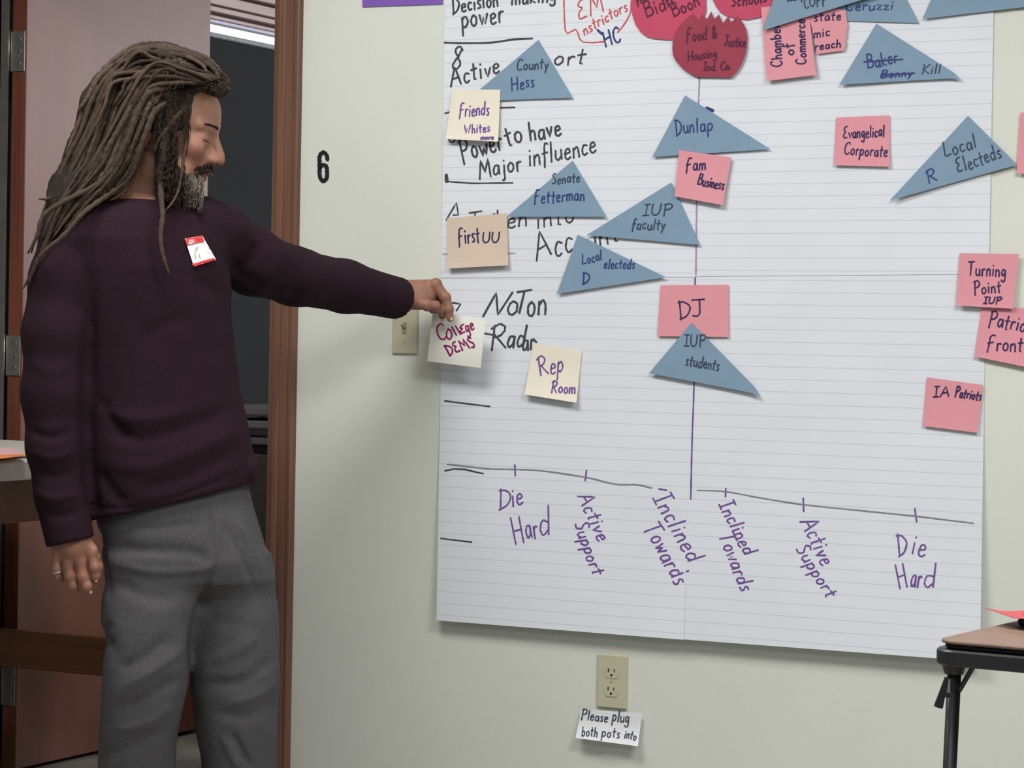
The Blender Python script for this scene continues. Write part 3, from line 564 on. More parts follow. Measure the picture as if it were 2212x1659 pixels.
# red fruit-shaped cut-outs
M_r1 = mat('raspberry_card', (190, 76, 104), 0.8, 0.03, 14); M_r2 = mat('dark_red_card', (152, 62, 80), 0.8, 0.03, 14); GR = 'red pomegranate-shaped cut-outs'
R1 = [(1372, -60), (1363, -20), (1363, 10), (1366, 34), (1373, 54), (1384, 70), (1396, 79), (1410, 83), (1440, 86), (1470, 85), (1500, 76), (1518, 50), (1526, 20), (1524, -20), (1515, -58), (1500, -80), (1488, -66), (1474, -84), (1460, -68), (1444, -86), (1428, -70), (1412, -84), (1398, -64)]
poly_paper('paper_cutout', R1, 0.0053, 0.0005, M_r1, 'raspberry red fruit-shaped paper cut-out reading Bidn Boon at the top edge', 'paper cutout', GR, [('wine', 4.0, Wt('Bidn', (1397, 38), (1456, 12), 34, 0.1) + Wt('Boon', (1456, 38), (1512, 10), 30, 0.1) + Wt('for', (1376, 12), (1400, 2), 18))])
R2 = [(1548, -58), (1536, -30), (1538, -4), (1546, 14), (1556, 27), (1570, 35), (1590, 40), (1614, 43), (1640, 38), (1660, 22), (1672, 0), (1674, -30), (1660, -60), (1648, -74), (1636, -62), (1622, -78), (1608, -64), (1592, -78), (1578, -62), (1564, -72)]
poly_paper('paper_cutout', R2, 0.0053, 0.0005, M_r1, 'raspberry red fruit-shaped paper cut-out reading Schools behind a blue triangle', 'paper cutout', GR, [('wine', 4.0, Wt('Schools', (1579, 16), (1656, 4), 24))])
R3 = [(1452, 106), (1453, 90), (1457, 76), (1462, 64), (1469, 54), (1483, 40), (1497, 30), (1507, 41), (1510, 47), (1516, 31), (1527, 41), (1537, 25), (1542, 42), (1553, 31), (1561, 51), (1573, 35), (1579, 48), (1593, 35), (1603, 47), (1611, 62), (1614, 80), (1613, 100), (1610, 118), (1601, 141), (1592, 154), (1580, 167), (1505, 166), (1492, 160), (1474, 148), (1459, 131), (1454, 120)]
poly_paper('paper_cutout', R3, 0.0085, 0.0008, M_r2, 'dark red fruit-shaped paper cut-out reading Food & Justice Housing with a pointed crown', 'paper cutout', GR, [('wine', 3.8, Wt('Food &', (1483, 90), (1548, 82), 28, 0.2) + Wt('Justice', (1564, 98), (1610, 102), 22, 0.1) + Wt('Housing', (1486, 132), (1548, 122), 20, 0.2) + Wt('Ind. Co.', (1520, 153), (1578, 150), 18, 0.15))])
# cream notes
GC = 'pale paper notes'
M_cream = mat('cream_note', (228, 222, 206), 0.85, 0.02, 10, 0.05, 200); M_tan = mat('tan_note', (206, 188, 172), 0.85, 0.02, 10, 0.05, 200); M_white = mat('white_card', (236, 236, 228), 0.8, 0.01, 10)
quad_paper('paper_note', [(978, 193), (1081, 194), (1076, 306), (963, 300)], 0.0095, 0.009, M_cream, 'cream paper note reading Friends Whites over a blue triangle', 'note', GC, [('purple', 3.6, Wt('Friends', (992, 252), (1056, 248), 30, 0.2)), ('purple', 3.4, Wt('Whites', (1003, 288), (1058, 284), 20, 0.1) + Wt('more', (1038, 302), (1066, 300), 10))])
quad_paper('paper_note', [(966, 471), (1095, 461), (1098, 573), (967, 580)], 0.0068, 0.008, M_tan, 'tan paper note reading First UU above the reaching hand', 'note', GC, [('dark', 3.8, Wt('First', (991, 529), (1036, 522), 36, 0.15) + Wt('UU', (1042, 524), (1078, 522), 22, 0.1))])
quad_paper('paper_note', [(1152, 742), (1257, 758), (1245, 870), (1133, 852)], 0.0040, 0.013, M_cream, 'cream paper note reading Rep Room below the words Not on Radar', 'note', GC, [('purple', 3.8, Wt('R', (1166, 812), (1186, 806), 40, 0.1) + Wt('ep', (1188, 806), (1216, 806), 44, 0.1) + Wt('Room', (1190, 848), (1242, 850), 26, 0.1))])
quad_paper('note_card', [(935, 672), (1049, 690), (1038, 795), (923, 780)], 0.0560, -0.010, M_white, 'white note card reading College DEMS held in his fingers', 'note', GC, [('magenta', 4.0, Wt('C', (950, 738), (968, 730), 34, 0.1) + Wt('o', (965, 733), (978, 729), 44) + [[(976, 706), (986, 724)], [(984, 704), (995, 722)]] + Wt('E', (995, 722), (1006, 718), 18) + Wt('ge', (1007, 718), (1025, 711), 28)), ('magenta', 4.2, Wt('DEMS', (970, 768), (1028, 748), 24, -0.2))], thick=0.0006)
po = quad_paper('wall_poster', [(776, -170), (958, -182), (956, 9), (783, 15)], 0.003, 0.0, mat('violet_poster_paper', (124, 88, 176), 0.7, 0.02, 8), 'violet poster whose lower edge shows at the top', 'poster', None)
# curled paper sign under the outlet
quad_paper('paper_sign', [(1256, 1532), (1387, 1541), (1378, 1612), (1243, 1594)], 0.010, 0.016, mat('white_sign_paper', (226, 228, 232), 0.85, 0.02, 12), 'white curled paper sign reading Please plug both pots into below the outlet', 'sign', None,
 [('pen', 3.2, Wt('Please', (1255, 1552), (1312, 1560), 22, 0.05) + Wt('plug', (1322, 1558), (1358, 1562), 26, 0.05) + Wt('both', (1256, 1589), (1290, 1592), 22, 0.05) + Wt('pots', (1299, 1592), (1338, 1594), 22, 0.1) + Wt('into', (1348, 1594), (1373, 1599), 20, 0.05))], wav=0.0015)
# door number
MN = mat('black_number_paint', (26, 25, 32), 0.6); nv = MB()
def nb(pts, w):
    V, Fc = ribbons([pts], w); V3 = [onY(p[0], p[1], -0.0016) for p in V]; k = len(V3); V3 += [v_ + Vector((0, 0.0016, 0)) for v_ in V3]; nv.add(V3, Fc + [tuple(reversed([i + k for i in f])) for f in Fc])
nb(spline([(707, 345), (706, 337), (702, 331), (698, 329), (693, 332), (690, 339), (690, 352), (690, 372), (691, 382), (694, 388), (698, 391), (703, 388), (706, 381), (706, 366), (704, 359), (699, 356), (694, 358), (691, 363)], 6), 8.2)
nv.build('wall_number', MN, label='black number 6 on the wall beside the door casing', cat='number sign')
# switch and outlet
M_plate = mat('ivory_plastic', (186, 182, 158), 0.4, 0.02, 20, 0, 1, 0.4); M_slot = mat('slot_black', (48, 46, 42), 0.6)
def plate(name, l, r, t_, b_, label, cat):
    p0 = onY(l, (t_ + b_) / 2); p1 = onY(r, (t_ + b_) / 2); zt_ = onY((l + r) / 2, t_).z; zb_ = onY((l + r) / 2, b_).z
    root = thing(name, ((p0.x + p1.x) / 2, 0, (zt_ + zb_) / 2), label, cat)
    MB().box((p0.x, -0.006, zb_), (p1.x, -0.0002, zt_), 0.003).build('cover_plate', M_plate, root); return root, (p0.x + p1.x) / 2, (zt_ + zb_) / 2
sw, x, z = plate('light_switch', 849, 904, 650, 765, 'ivory light switch plate under the reaching hand', 'light switch')
MB().box((x - 0.005, -0.0078, z - 0.012), (x + 0.005, -0.0062, z + 0.012)).build('toggle_frame', mat('ivory_dark', (160, 156, 132), 0.5), sw)
mk('toggle', [(x - 0.004, -0.0076, z - 0.002), (x + 0.004, -0.0076, z - 0.002), (x + 0.004, -0.0076, z + 0.009), (x - 0.004, -0.0076, z + 0.009), (x - 0.0032, -0.019, z + 0.006), (x + 0.0032, -0.019, z + 0.006), (x + 0.0032, -0.018, z + 0.012), (x - 0.0032, -0.018, z + 0.012)], [(0, 1, 5, 4), (1, 2, 6, 5), (2, 3, 7, 6), (3, 0, 4, 7), (4, 5, 6, 7), (3, 2, 1, 0)], M_plate, sw)
for dz in (-0.030, 0.030): MB().tube([(x, -0.0072, z + dz), (x, -0.005, z + dz)], 0.003, 10).build('screw', M_plate, sw)
ol, x, z = plate('power_outlet', 1291, 1356, 1413, 1530, 'ivory double power outlet above the curled paper sign', 'power outlet')
for dz in (0.0195, -0.0195):
    ring = [(x + 0.0165 * math.cos(a) , z + dz + max(-0.0125, min(0.0125, 0.0165 * math.sin(a)))) for a in np.linspace(0, 2 * math.pi, 28, endpoint=False)]
    n = len(ring); V = [(a, -0.0058, c) for a, c in ring] + [(a, -0.0074, c) for a, c in ring]
    rc = mk('receptacle', V, [(i, (i + 1) % n, n + (i + 1) % n, n + i) for i in range(n)] + [tuple(range(n, 2 * n))], M_plate, ol)
    s = MB().box((x - 0.0082, -0.0077, z + dz + 0.0005), (x - 0.0052, -0.0073, z + dz + 0.008)); s.box((x + 0.0055, -0.0077, z + dz + 0.001), (x + 0.0078, -0.0073, z + dz + 0.0075))
    s.tube([(x, -0.0077, z + dz - 0.006), (x, -0.0073, z + dz - 0.006)], 0.0028, 10); s.build('slot', M_slot, rc)
MB().tube([(x, -0.0068, z), (x, -0.005, z)], 0.003, 10).build('screw', mat('ivory_dark', (160, 156, 132), 0.5), ol)
# ---------------------------------------------------------------- shapes grown from distance fields (for the man)
class SDF:
    def __init__(s, lo, hi, h):
        s.lo = np.array(lo, float); s.h = h; s.n = np.ceil((np.array(hi) - s.lo) / h).astype(int) + 1
        s.v = np.full(s.n, 0.06, np.float32); s.ax = [s.lo[k] + h * np.arange(s.n[k]) for k in range(3)]
    def sub(s, lo, hi):
        i0 = np.clip(np.floor((np.array(lo) - s.lo) / s.h).astype(int), 0, s.n - 1); i1 = np.clip(np.ceil((np.array(hi) - s.lo) / s.h).astype(int) + 1, 1, s.n)
        sl = tuple(slice(a, b) for a, b in zip(i0, i1)); X = s.ax[0][sl[0]][:, None, None]; Y = s.ax[1][sl[1]][None, :, None]; Z = s.ax[2][sl[2]][None, None, :]
        return sl, X, Y, Z
    def mix(s, sl, d, k, cut=False):
        a = s.v[sl]
        if cut: s.v[sl] = np.maximum(a, -d) + np.maximum(k - np.abs(a + d), 0) ** 2 / (4 * k)
        else: s.v[sl] = np.minimum(a, d) - np.maximum(k - np.abs(a - d), 0) ** 2 / (4 * k)
    def cap(s, p, q, r1, r2, k=0.01, cut=False):
        p = np.array(p, float); q = np.array(q, float); m = max(r1, r2) + k + 2 * s.h + 0.012
        sl, X, Y, Z = s.sub(np.minimum(p, q) - m, np.maximum(p, q) + m); d = q - p; L = max(d.dot(d), 1e-12)
        t = np.clip(((X - p[0]) * d[0] + (Y - p[1]) * d[1] + (Z - p[2]) * d[2]) / L, 0, 1)
        D = np.sqrt((X - p[0] - t * d[0]) ** 2 + (Y - p[1] - t * d[1]) ** 2 + (Z - p[2] - t * d[2]) ** 2) - (r1 + (r2 - r1) * t)
        s.mix(sl, D, k, cut)
    def chain(s, pts, rs, k=0.01):
        for i in range(len(pts) - 1): s.cap(pts[i], pts[i + 1], rs[i], rs[i + 1], k)
    def ell(s, c, R, k=0.01, M=None, cut=False):
        c = np.array(c, float); R = np.array(R, float); m = R.max() + k + 2 * s.h + 0.012
        sl, X, Y, Z = s.sub(c - m, c + m); x, y, z = X - c[0], Y - c[1], Z - c[2]
        if M is not None: x, y, z = [M[i][0] * x + M[i][1] * y + M[i][2] * z for i in range(3)]
        k0 = np.sqrt((x / R[0]) ** 2 + (y / R[1]) ** 2 + (z / R[2]) ** 2); k1 = np.sqrt((x / R[0] ** 2) ** 2 + (y / R[1] ** 2) ** 2 + (z / R[2] ** 2) ** 2)
        s.mix(sl, k0 * (k0 - 1) / np.maximum(k1, 1e-6), k, cut)
    def loft(s, zs, a, b, ra, rb, k=0.02, top=None, bot=None, ex=2.0, tilt=0.0):
        """upright body part: centre (a,b) and half widths along height zs (ascending); bot/top = (height at a=0, slope)"""
        zs = np.array(zs, float); m = max(ra) + max(rb) + 0.05
        sl, X, Y, Z = s.sub((min(a) - m, min(b) - m, zs[0] - 0.1), (max(a) + m, max(b) + m, zs[-1] + 0.1))
        z1 = Z.ravel(); f = lambda q_: np.interp(z1, zs, q_)[None, None, :]
        A_, B_, RA, RB = f(a), f(b), f(ra), f(rb); x, y = X - A_, Y - B_
        if tilt: ct, st_ = math.cos(tilt), math.sin(tilt); x, y = ct * x + st_ * y, -st_ * x + ct * y
        D = ((np.abs(x / RA) ** ex + np.abs(y / RB) ** ex) ** (1 / ex) - 1) * np.minimum(RA, RB)
        bz = bot if bot else (zs[0], 0); tz = top if top else (zs[-1], 0)
        D = np.maximum(D, (bz[0] + bz[1] * X) - Z); D = np.maximum(D, Z - (tz[0] + tz[1] * X)); s.mix(sl, D, k)
    def mesh(s):
        v = s.v; n = s.n; sg = v < 0
        c8 = [(i, j, k) for i in (0, 1) for j in (0, 1) for k in (0, 1)]
        cnt = sum(sg[i:n[0] - 1 + i, j:n[1] - 1 + j, k:n[2] - 1 + k].astype(np.int8) for i, j, k in c8)
        cell = np.argwhere((cnt > 0) & (cnt < 8)); K = len(cell); idm = np.full(n - 1, -1, np.int64); idm[tuple(cell.T)] = np.arange(K)
        val = {c: v[cell[:, 0] + c[0], cell[:, 1] + c[1], cell[:, 2] + c[2]] for c in c8}; acc = np.zeros((K, 3)); num = np.zeros(K)
        for c in c8:
            for ax in range(3):
                if c[ax]: continue
                e = list(c); e[ax] = 1; va, vb = val[c], val[tuple(e)]; mk_ = (va < 0) != (vb < 0)
                t = np.where(mk_, va / np.where(mk_, va - vb, 1), 0); P = np.tile(np.array(c, float), (K, 1)); P[:, ax] += t
                acc += P * mk_[:, None]; num += mk_
        V = s.lo + s.h * (cell + acc / num[:, None]); Fs = []
        for ax in range(3):
            u, w = [(1, 2), (2, 0), (0, 1)][ax]
            A_ = [slice(None)] * 3; B_ = [slice(None)] * 3; A_[ax] = slice(0, n[ax] - 1); B_[ax] = slice(1, n[ax])
            sa, sb = sg[tuple(A_)], sg[tuple(B_)]; E = np.argwhere(sa != sb); fl = sa[tuple(E.T)]
            ok = (E[:, u] > 0) & (E[:, w] > 0) & (E[:, u] < n[u] - 1) & (E[:, w] < n[w] - 1); E = E[ok]; fl = fl[ok]
            def cid(du, dw): q_ = E.copy(); q_[:, u] -= du; q_[:, w] -= dw; return idm[tuple(q_.T)]
            Q = np.stack([cid(1, 1), cid(0, 1), cid(0, 0), cid(1, 0)], 1); Q[~fl] = Q[~fl][:, ::-1]; Fs.append(Q)
        return V, np.vstack(Fs)
def vnormals(V, Fc):
    n = np.cross(V[Fc[:, 2]] - V[Fc[:, 0]], V[Fc[:, 3]] - V[Fc[:, 1]]); N = np.zeros_like(V)
    for k in range(4): np.add.at(N, Fc[:, k], n)
    return N / np.maximum(np.linalg.norm(N, axis=1), 1e-12)[:, None]
def relax(V, Fc, it=1, f=0.5):
    E = np.vstack([Fc[:, [k, (k + 1) % 4]] for k in range(4)])
    for _ in range(it):
        S = np.zeros_like(V); c = np.zeros(len(V)); np.add.at(S, E[:, 0], V[E[:, 1]]); np.add.at(c, E[:, 0], 1); np.add.at(S, E[:, 1], V[E[:, 0]]); np.add.at(c, E[:, 1], 1)
        V = V + f * (S / np.maximum(c, 1)[:, None] - V)
    return V
RA_, FA_ = np.array(R0), np.array(F0); CA_ = np.array(CAM)
def Bp(px, py, d):
    w = np.array(at(px, py, d)) - CA_; return np.array((w.dot(RA_), w.dot(FA_), w[2] + CA_[2]))
def B2W(V):
    V = np.asarray(V, float); return np.outer(V[:, 0], RA_) + np.outer(V[:, 1], FA_) + np.array((CA_[0], CA_[1], 0)) + np.outer(V[:, 2], (0, 0, 1))
def toPx(Vw):
    r = Vw - CA_; d = r @ np.array(FW); return W / 2 + F * (r @ np.array(RT)) / d, H / 2 - F * (r @ np.array(UP)) / d
def vnoise(V, sc_, seed=0):
    """smooth value noise, -1..1"""
    P = V * sc_ + seed * 17.3; I = np.floor(P).astype(np.int64); f = P - I; f = f * f * (3 - 2 * f); out = 0
    def hsh(i, j, k):
        q_ = (i * 73856093) ^ (j * 19349663) ^ (k * 83492791) ^ (seed * 2654435); q_ = (q_ ^ (q_ >> 13)) * 1274126177; return ((q_ ^ (q_ >> 16)) & 65535) / 32767.5 - 1
    for a in (0, 1):
        for b_ in (0, 1):
            for c in (0, 1):
                w = (f[:, 0] if a else 1 - f[:, 0]) * (f[:, 1] if b_ else 1 - f[:, 1]) * (f[:, 2] if c else 1 - f[:, 2]); out = out + w * hsh(I[:, 0] + a, I[:, 1] + b_, I[:, 2] + c)
    return out
def folds(V, Fc, lines, amp_noise=0.0015, nsc=(14, 14, 9)):
    """push cloth in and out along fold lines given as (pixel polyline, width px, millimetres)"""
    N = vnormals(V, Fc); Wv = B2W(V); X, Y = toPx(Wv); D = np.zeros(len(V))
    for pts, wd_, mm in lines:
        P = np.array([p[:2] for p in spline([(x, y, 0) for x, y in pts], 5)]); best = np.full(len(V), 1e9); along = np.zeros(len(V))
        for i in range(len(P) - 1):
            d = P[i + 1] - P[i]; L = max(d.dot(d), 1e-9); t = np.clip(((X - P[i][0]) * d[0] + (Y - P[i][1]) * d[1]) / L, 0, 1)
            q_ = np.hypot(X - P[i][0] - t * d[0], Y - P[i][1] - t * d[1]); m_ = q_ < best; best = np.where(m_, q_, best); along = np.where(m_, (i + t) / (len(P) - 1), along)
        D += mm / 1000 * np.exp(-(best / wd_) ** 2) * np.clip(np.minimum(along, 1 - along) * 5 + 0.15, 0, 1)
    D += amp_noise * (vnoise(V, np.array(nsc), 3) + 0.5 * vnoise(V, np.array(nsc) * 2.3, 5))
    return V + N * D[:, None]

# ---------------------------------------------------------------- the man
D0 = 4.90
S0 = F / D0
base = Bp(300, 1000, D0); base[2] = 0; baseW = B2W(base[None])[0]
person = thing('person', baseW.tolist(), 'man with long dreadlocks in maroon sweater and grey trousers holding a card', 'person')
M_skin = mat('skin', (190, 140, 116), 0.5, 0.05, 45, 0.12, 220, 0.35, attr='tone')
SK = np.array(lin((150, 110, 90))[:3]); SKP = np.array(lin((154, 94, 84))[:3]); SKL = np.array(lin((136, 78, 72))[:3]); SKD = np.array(lin((132, 92, 74))[:3])
# --- head, modelled in its own frame: x forward, y to his left, z up, origin between the ears at eye height
yaw, pit = math.radians(5), math.radians(9)
fx = np.array((math.cos(yaw), -math.sin(yaw), 0)); up_ = np.array((0, 0, 1.0))
HX_ = fx * math.cos(pit) - up_ * math.sin(pit); HZ_ = up_ * math.cos(pit) + fx * math.sin(pit); HY_ = np.cross(HZ_, HX_)
HO = Bp(362, 286, D0)
def h2b(V): V = np.asarray(V, float); return HO + V[:, :1] * HX_ + V[:, 1:2] * HY_ + V[:, 2:3] * HZ_
s = SDF((-0.125, -0.1, -0.235), (0.145, 0.1, 0.14), 0.002)
s.ell((-0.010, 0, 0.035), (0.100, 0.075, 0.083), 0.01)
s.ell((0.035, 0, 0.045), (0.062, 0.062, 0.060), 0.02)
s.ell((0.038, 0, -0.030), (0.052, 0.060, 0.078), 0.02)
s.ell((0.030, 0, -0.078), (0.048, 0.050, 0.036), 0.02)
s.ell((0.060, 0, -0.102), (0.018, 0.024, 0.017), 0.014)
s.ell((0.056, 0, -0.064), (0.036, 0.034, 0.030), 0.015)
for sy in (-1, 1):
    s.cap((0.088, sy * 0.010, 0.023), (0.072, sy * 0.047, 0.022), 0.009, 0.009, 0.014)
    s.ell((0.062, sy * 0.046, -0.022), (0.024, 0.018, 0.020), 0.018)
    s.ell((0.030, sy * 0.056, -0.075), (0.040, 0.014, 0.024), 0.02)
    s.ell((0.099, sy * 0.032, 0.0005), (0.0145, 0.0165, 0.0115), 0.010, cut=True)
s.cap((0.090, 0, 0.012), (0.1085, 0, -0.026), 0.0078, 0.0105, 0.010)
s.ell((0.1085, 0, -0.0365), (0.0130, 0.012, 0.0115), 0.007)
s.ell((0.080, 0, -0.036), (0.024, 0.021, 0.020), 0.012); s.ell((0.096, 0, -0.034), (0.012, 0.012, 0.012), 0.006)
for sy in (-1, 1):
    s.ell((0.099, sy * 0.0125, -0.039), (0.0115, 0.0075, 0.0085), 0.005)
    s.ell((0.106, sy * 0.0065, -0.0465), (0.005, 0.0035, 0.004), 0.002, cut=True)
    # lids lowered over the eyes
    s.ell((0.0745, sy * 0.0315, -0.0010), (0.0122, 0.0180, 0.0112), 0.010)
    s.cap((0.0845, sy * 0.018, -0.0045), (0.0870, sy * 0.031, -0.0070), 0.0014, 0.0018, 0.002, cut=True); s.cap((0.0870, sy * 0.031, -0.0070), (0.0785, sy * 0.046, -0.0050), 0.0016, 0.0012, 0.002, cut=True)
    s.cap((0.0850, sy * 0.020, -0.0115), (0.0800, sy * 0.042, -0.0115), 0.0028, 0.0022, 0.007)
    # ears
    M = ((math.cos(0.25), 0, math.sin(0.25)), (0, 1, 0), (-math.sin(0.25), 0, math.cos(0.25)))
    s.ell((-0.032, sy * 0.078, -0.014), (0.017, 0.0075, 0.031), 0.006, M)
    s.ell((-0.028, sy * 0.087, -0.010), (0.0095, 0.0075, 0.019), 0.004, M, cut=True)
    a_ = [(-0.006, 0.012), (-0.012, 0.019), (-0.022, 0.021), (-0.032, 0.013), (-0.036, -0.002), (-0.034, -0.018), (-0.026, -0.034)]
    s.chain([(x - 0.012, sy * 0.083, z - 0.002) for x, z in a_], [0.003, 0.0034, 0.0036, 0.0036, 0.0034, 0.003, 0.003], 0.004)
    s.ell((-0.032, sy * 0.081, -0.042), (0.0085, 0.005, 0.008), 0.005); s.ell((-0.015, sy * 0.080, -0.016), (0.004, 0.004, 0.007), 0.004)
# lips, slightly smiling, and the line between
s.cap((0.0890, 0, -0.0650), (0.076, 0.024, -0.0630), 0.0058, 0.003, 0.005); s.cap((0.0890, 0, -0.0650), (0.076, -0.024, -0.0630), 0.0058, 0.003, 0.005)
s.cap((0.0835, 0, -0.0765), (0.073, 0.022, -0.0720), 0.0066, 0.003, 0.005); s.cap((0.0835, 0, -0.0765), (0.073, -0.022, -0.0720), 0.0066, 0.003, 0.005)
for sy in (-1, 1): s.cap((0.094, 0, -0.0705), (0.078, sy * 0.026, -0.0660), 0.0020, 0.0016, 0.002, cut=True)
# neck
s.cap((-0.028, 0, -0.05), (-0.034, 0, -0.23), 0.058, 0.064, 0.02); s.cap((0.022, 0, -0.13), (0.006, 0, -0.22), 0.016, 0.016, 0.03)
for sy in (-1, 1): s.cap((-0.020, sy * 0.052, -0.06), (0.012, sy * 0.018, -0.225), 0.012, 0.012, 0.02)
hv, hf = s.mesh(); hv = relax(hv, hf, 1, 0.4)
def bl(d, r): return np.exp(-(d / r) ** 2)[:, None]
hc = np.tile(SK, (len(hv), 1)); dist = lambda c: np.linalg.norm(hv - np.array(c), axis=1)
hc = hc + (SKP - hc) * 0.75 * bl(dist((0.112, 0, -0.036)), 0.018); hc = hc + (SKP - hc) * 0.6 * (bl(dist((0.07, 0.05, -0.03)), 0.025) + bl(dist((0.07, -0.05, -0.03)), 0.025))
hc = hc + (SKP - hc) * 0.85 * np.clip(bl(dist((-0.032, -0.082, -0.015)), 0.03) + bl(dist((-0.032, 0.082, -0.015)), 0.03), 0, 1)
lipm = (np.abs(hv[:, 2] + 0.0705) < 0.0125) & (hv[:, 0] > 0.072) & (np.abs(hv[:, 1]) < 0.026); hc[lipm] = SKL
lidm = np.exp(-((hv[:, 2] + 0.0064 - 0.0016 * np.clip((np.abs(hv[:, 1]) - 0.031) / 0.015, 0, 1)) / 0.0017) ** 2) * (hv[:, 0] > 0.070) * (np.abs(np.abs(hv[:, 1]) - 0.031) < 0.0175); hc = hc + (np.array(lin((48, 32, 28))[:3]) - hc) * (0.95 * np.clip(lidm * 1.3, 0, 1))[:, None]
hvl = hv.copy(); hv = h2b(hv)
# --- hands, in the body frame
def P3(px, py, db, d=None): return Bp(px, py, (d or D0) + db)
DH = 5.405     # the reaching hand is just in front of the chart
r_ = lambda px: px * DH / F
def hand_left():
    s = SDF(Bp(800, 720, DH - 0.09), Bp(1010, 570, DH + 0.11), 0.0016); g = lambda px, py, db: Bp(px, py, DH + db)
    s.cap(g(820, 640, -0.02), g(868, 637, -0.01), r_(29), r_(27), 0.01)
    s.cap(g(866, 628, 0.0), g(938, 618, 0.0), r_(23), r_(15), 0.014); s.cap(g(866, 645, -0.004), g(925, 640, -0.004), r_(22), r_(17), 0.014)
    s.cap(g(868, 630, 0.022), g(928, 626, 0.032), r_(22), r_(14), 0.014); s.cap(g(880, 640, 0.03), g(918, 638, 0.05), r_(17), r_(12), 0.014)
    s.cap(g(870, 652, -0.012), g(905, 656, -0.018), r_(15), r_(13.5), 0.012)          # ball of the thumb
    for (pts, rs) in (([(940, 617, -0.006), (962, 643, -0.012), (969, 668, -0.012), (972, 688, -0.010)], (13.2, 11.4, 10.4, 7.6)),     # index
                      ([(934, 619, 0.016), (953, 645, 0.020), (957, 666, 0.024), (955, 682, 0.026)], (13, 11, 9.8, 7.6)),
                      ([(926, 623, 0.034), (943, 648, 0.040), (943, 666, 0.030), (934, 670, 0.020)], (12, 10.4, 9.2, 7.6)),
                      ([(918, 630, 0.052), (930, 652, 0.054), (928, 664, 0.044), (921, 666, 0.034)], (10.4, 9.2, 8.2, 7)),
                      ([(898, 655, -0.020), (922, 659, -0.026), (941, 661, -0.020), (957, 676, -0.004)], (13, 11.4, 10.6, 8.2))):      # thumb
        s.chain([g(*p) for p in pts], [r_(x) for x in rs], 0.0035)
        for p, x in zip(pts[1:3], rs[1:3]): s.ell(g(*p), [r_(x * 1.06)] * 3, 0.003)
    s.ell(g(943, 611, -0.008), [r_(10)] * 3, 0.008)
    return s.mesh()
lv, lf = hand_left(); lv = relax(lv, lf, 1, 0.4)
DR = D0 - 0.115; rr_ = lambda px: px * DR / F
def hand_right():
    s = SDF(Bp(70, 1310, DR - 0.07), Bp(250, 1110, DR + 0.09), 0.0016); g = lambda px, py, db: Bp(px, py, DR + db)
    s.cap(g(148, 1120, 0.0), g(158, 1180, 0.0), rr_(30), rr_(31), 0.01)
    for x0_, x1_, y1_, r0_ in ((186, 198, 1202, 19), (166, 173, 1216, 19), (146, 148, 1214, 18), (128, 124, 1204, 15)):
        s.cap(g(x0_ - 6, 1172, 0.004), g(x1_, y1_ - 13, 0.0), rr_(r0_), rr_(r0_ * 0.72), 0.012)
    for (pts, rs) in (([(197, 1196, 0.0), (204, 1226, -0.001), (206, 1243, 0.004), (205, 1254, 0.010)], (11.4, 10.6, 9.8, 7.4)),
                      ([(173, 1214, -0.004), (178, 1246, -0.004), (187, 1266, -0.002), (193, 1279, 0.008)], (11.8, 11.2, 10.2, 7.6)),
                      ([(147, 1213, -0.002), (150, 1243, -0.003), (157, 1263, 0.002), (164, 1277, 0.012)], (11.2, 10.6, 9.8, 7.4)),
                      ([(124, 1204, 0.006), (122, 1228, 0.002), (126, 1243, 0.012), (132, 1253, 0.022)], (10.4, 9.4, 8.6, 6.8)),
                      ([(186, 1180, 0.020), (203, 1204, 0.034), (211, 1224, 0.036), (212, 1236, 0.034)], (14, 12, 10.5, 8))):
        s.chain([g(*p) for p in pts], [rr_(x) for x in rs], 0.005)
        for p, x in zip(pts[0:3], rs[0:3]): s.ell(g(*p), [rr_(x * 1.0)] * 3, 0.006)
    return s.mesh()
rv, rf = hand_right(); rv = relax(rv, rf, 1, 0.4)
# --- body core below the clothes, one stream of shapes from neck to ankles
SH_R, EL_R, WR_R = Bp(146, 520, D0 - 0.06), Bp(118, 850, D0 - 0.10), Bp(150, 1150, D0 - 0.115)
SH_L, EL_L, WR_L = Bp(470, 510, D0 + 0.05), Bp(655, 600, D0 + 0.27), Bp(850, 640, DH - 0.03)
HIPR, HIPL = Bp(320, 1150, D0 - 0.03), Bp(470, 1150, D0 + 0.04)
KNR, KNL = Bp(305, 1500, D0 - 0.06), Bp(505, 1500, D0 + 0.02)
ANR, ANL = Bp(290, 1880, D0 - 0.0), Bp(515, 1870, D0 + 0.06)
s = SDF((base[0] - 0.45, base[1] - 0.35, 0.0), (base[0] + 0.75, base[1] + 0.65, 1.45), 0.006)
yz = lambda y, x=320: Bp(x, y, D0)[2]
rows = [(1180, 388, 105, 0.075), (1080, 372, 118, 0.08), (900, 352, 125, 0.09), (700, 330, 140, 0.105), (560, 312, 150, 0.105), (480, 310, 130, 0.085), (430, 318, 70, 0.06)]
rows_up = rows
zz = [yz(r[0]) for r in rows]; s.loft(zz, [Bp(r[1], r[0], D0)[0] for r in rows], [base[1] - 0.0] * len(rows), [r[2] / S0 for r in rows], [r[3] for r in rows], 0.03)
nb_ = h2b(np.array([(-0.032, 0, -0.10), (-0.034, 0, -0.24)])); s.cap(nb_[0], nb_[1], 0.054, 0.062, 0.03)
s.chain([SH_R, EL_R, WR_R], (0.036, 0.028, 0.024), 0.02); s.chain([SH_L, EL_L, WR_L], (0.036, 0.028, 0.024), 0.02)
s.chain([HIPR, KNR, ANR], (0.058, 0.040, 0.032), 0.02); s.chain([HIPL, KNL, ANL], (0.058, 0.040, 0.032), 0.02)
cv, cf = s.mesh()
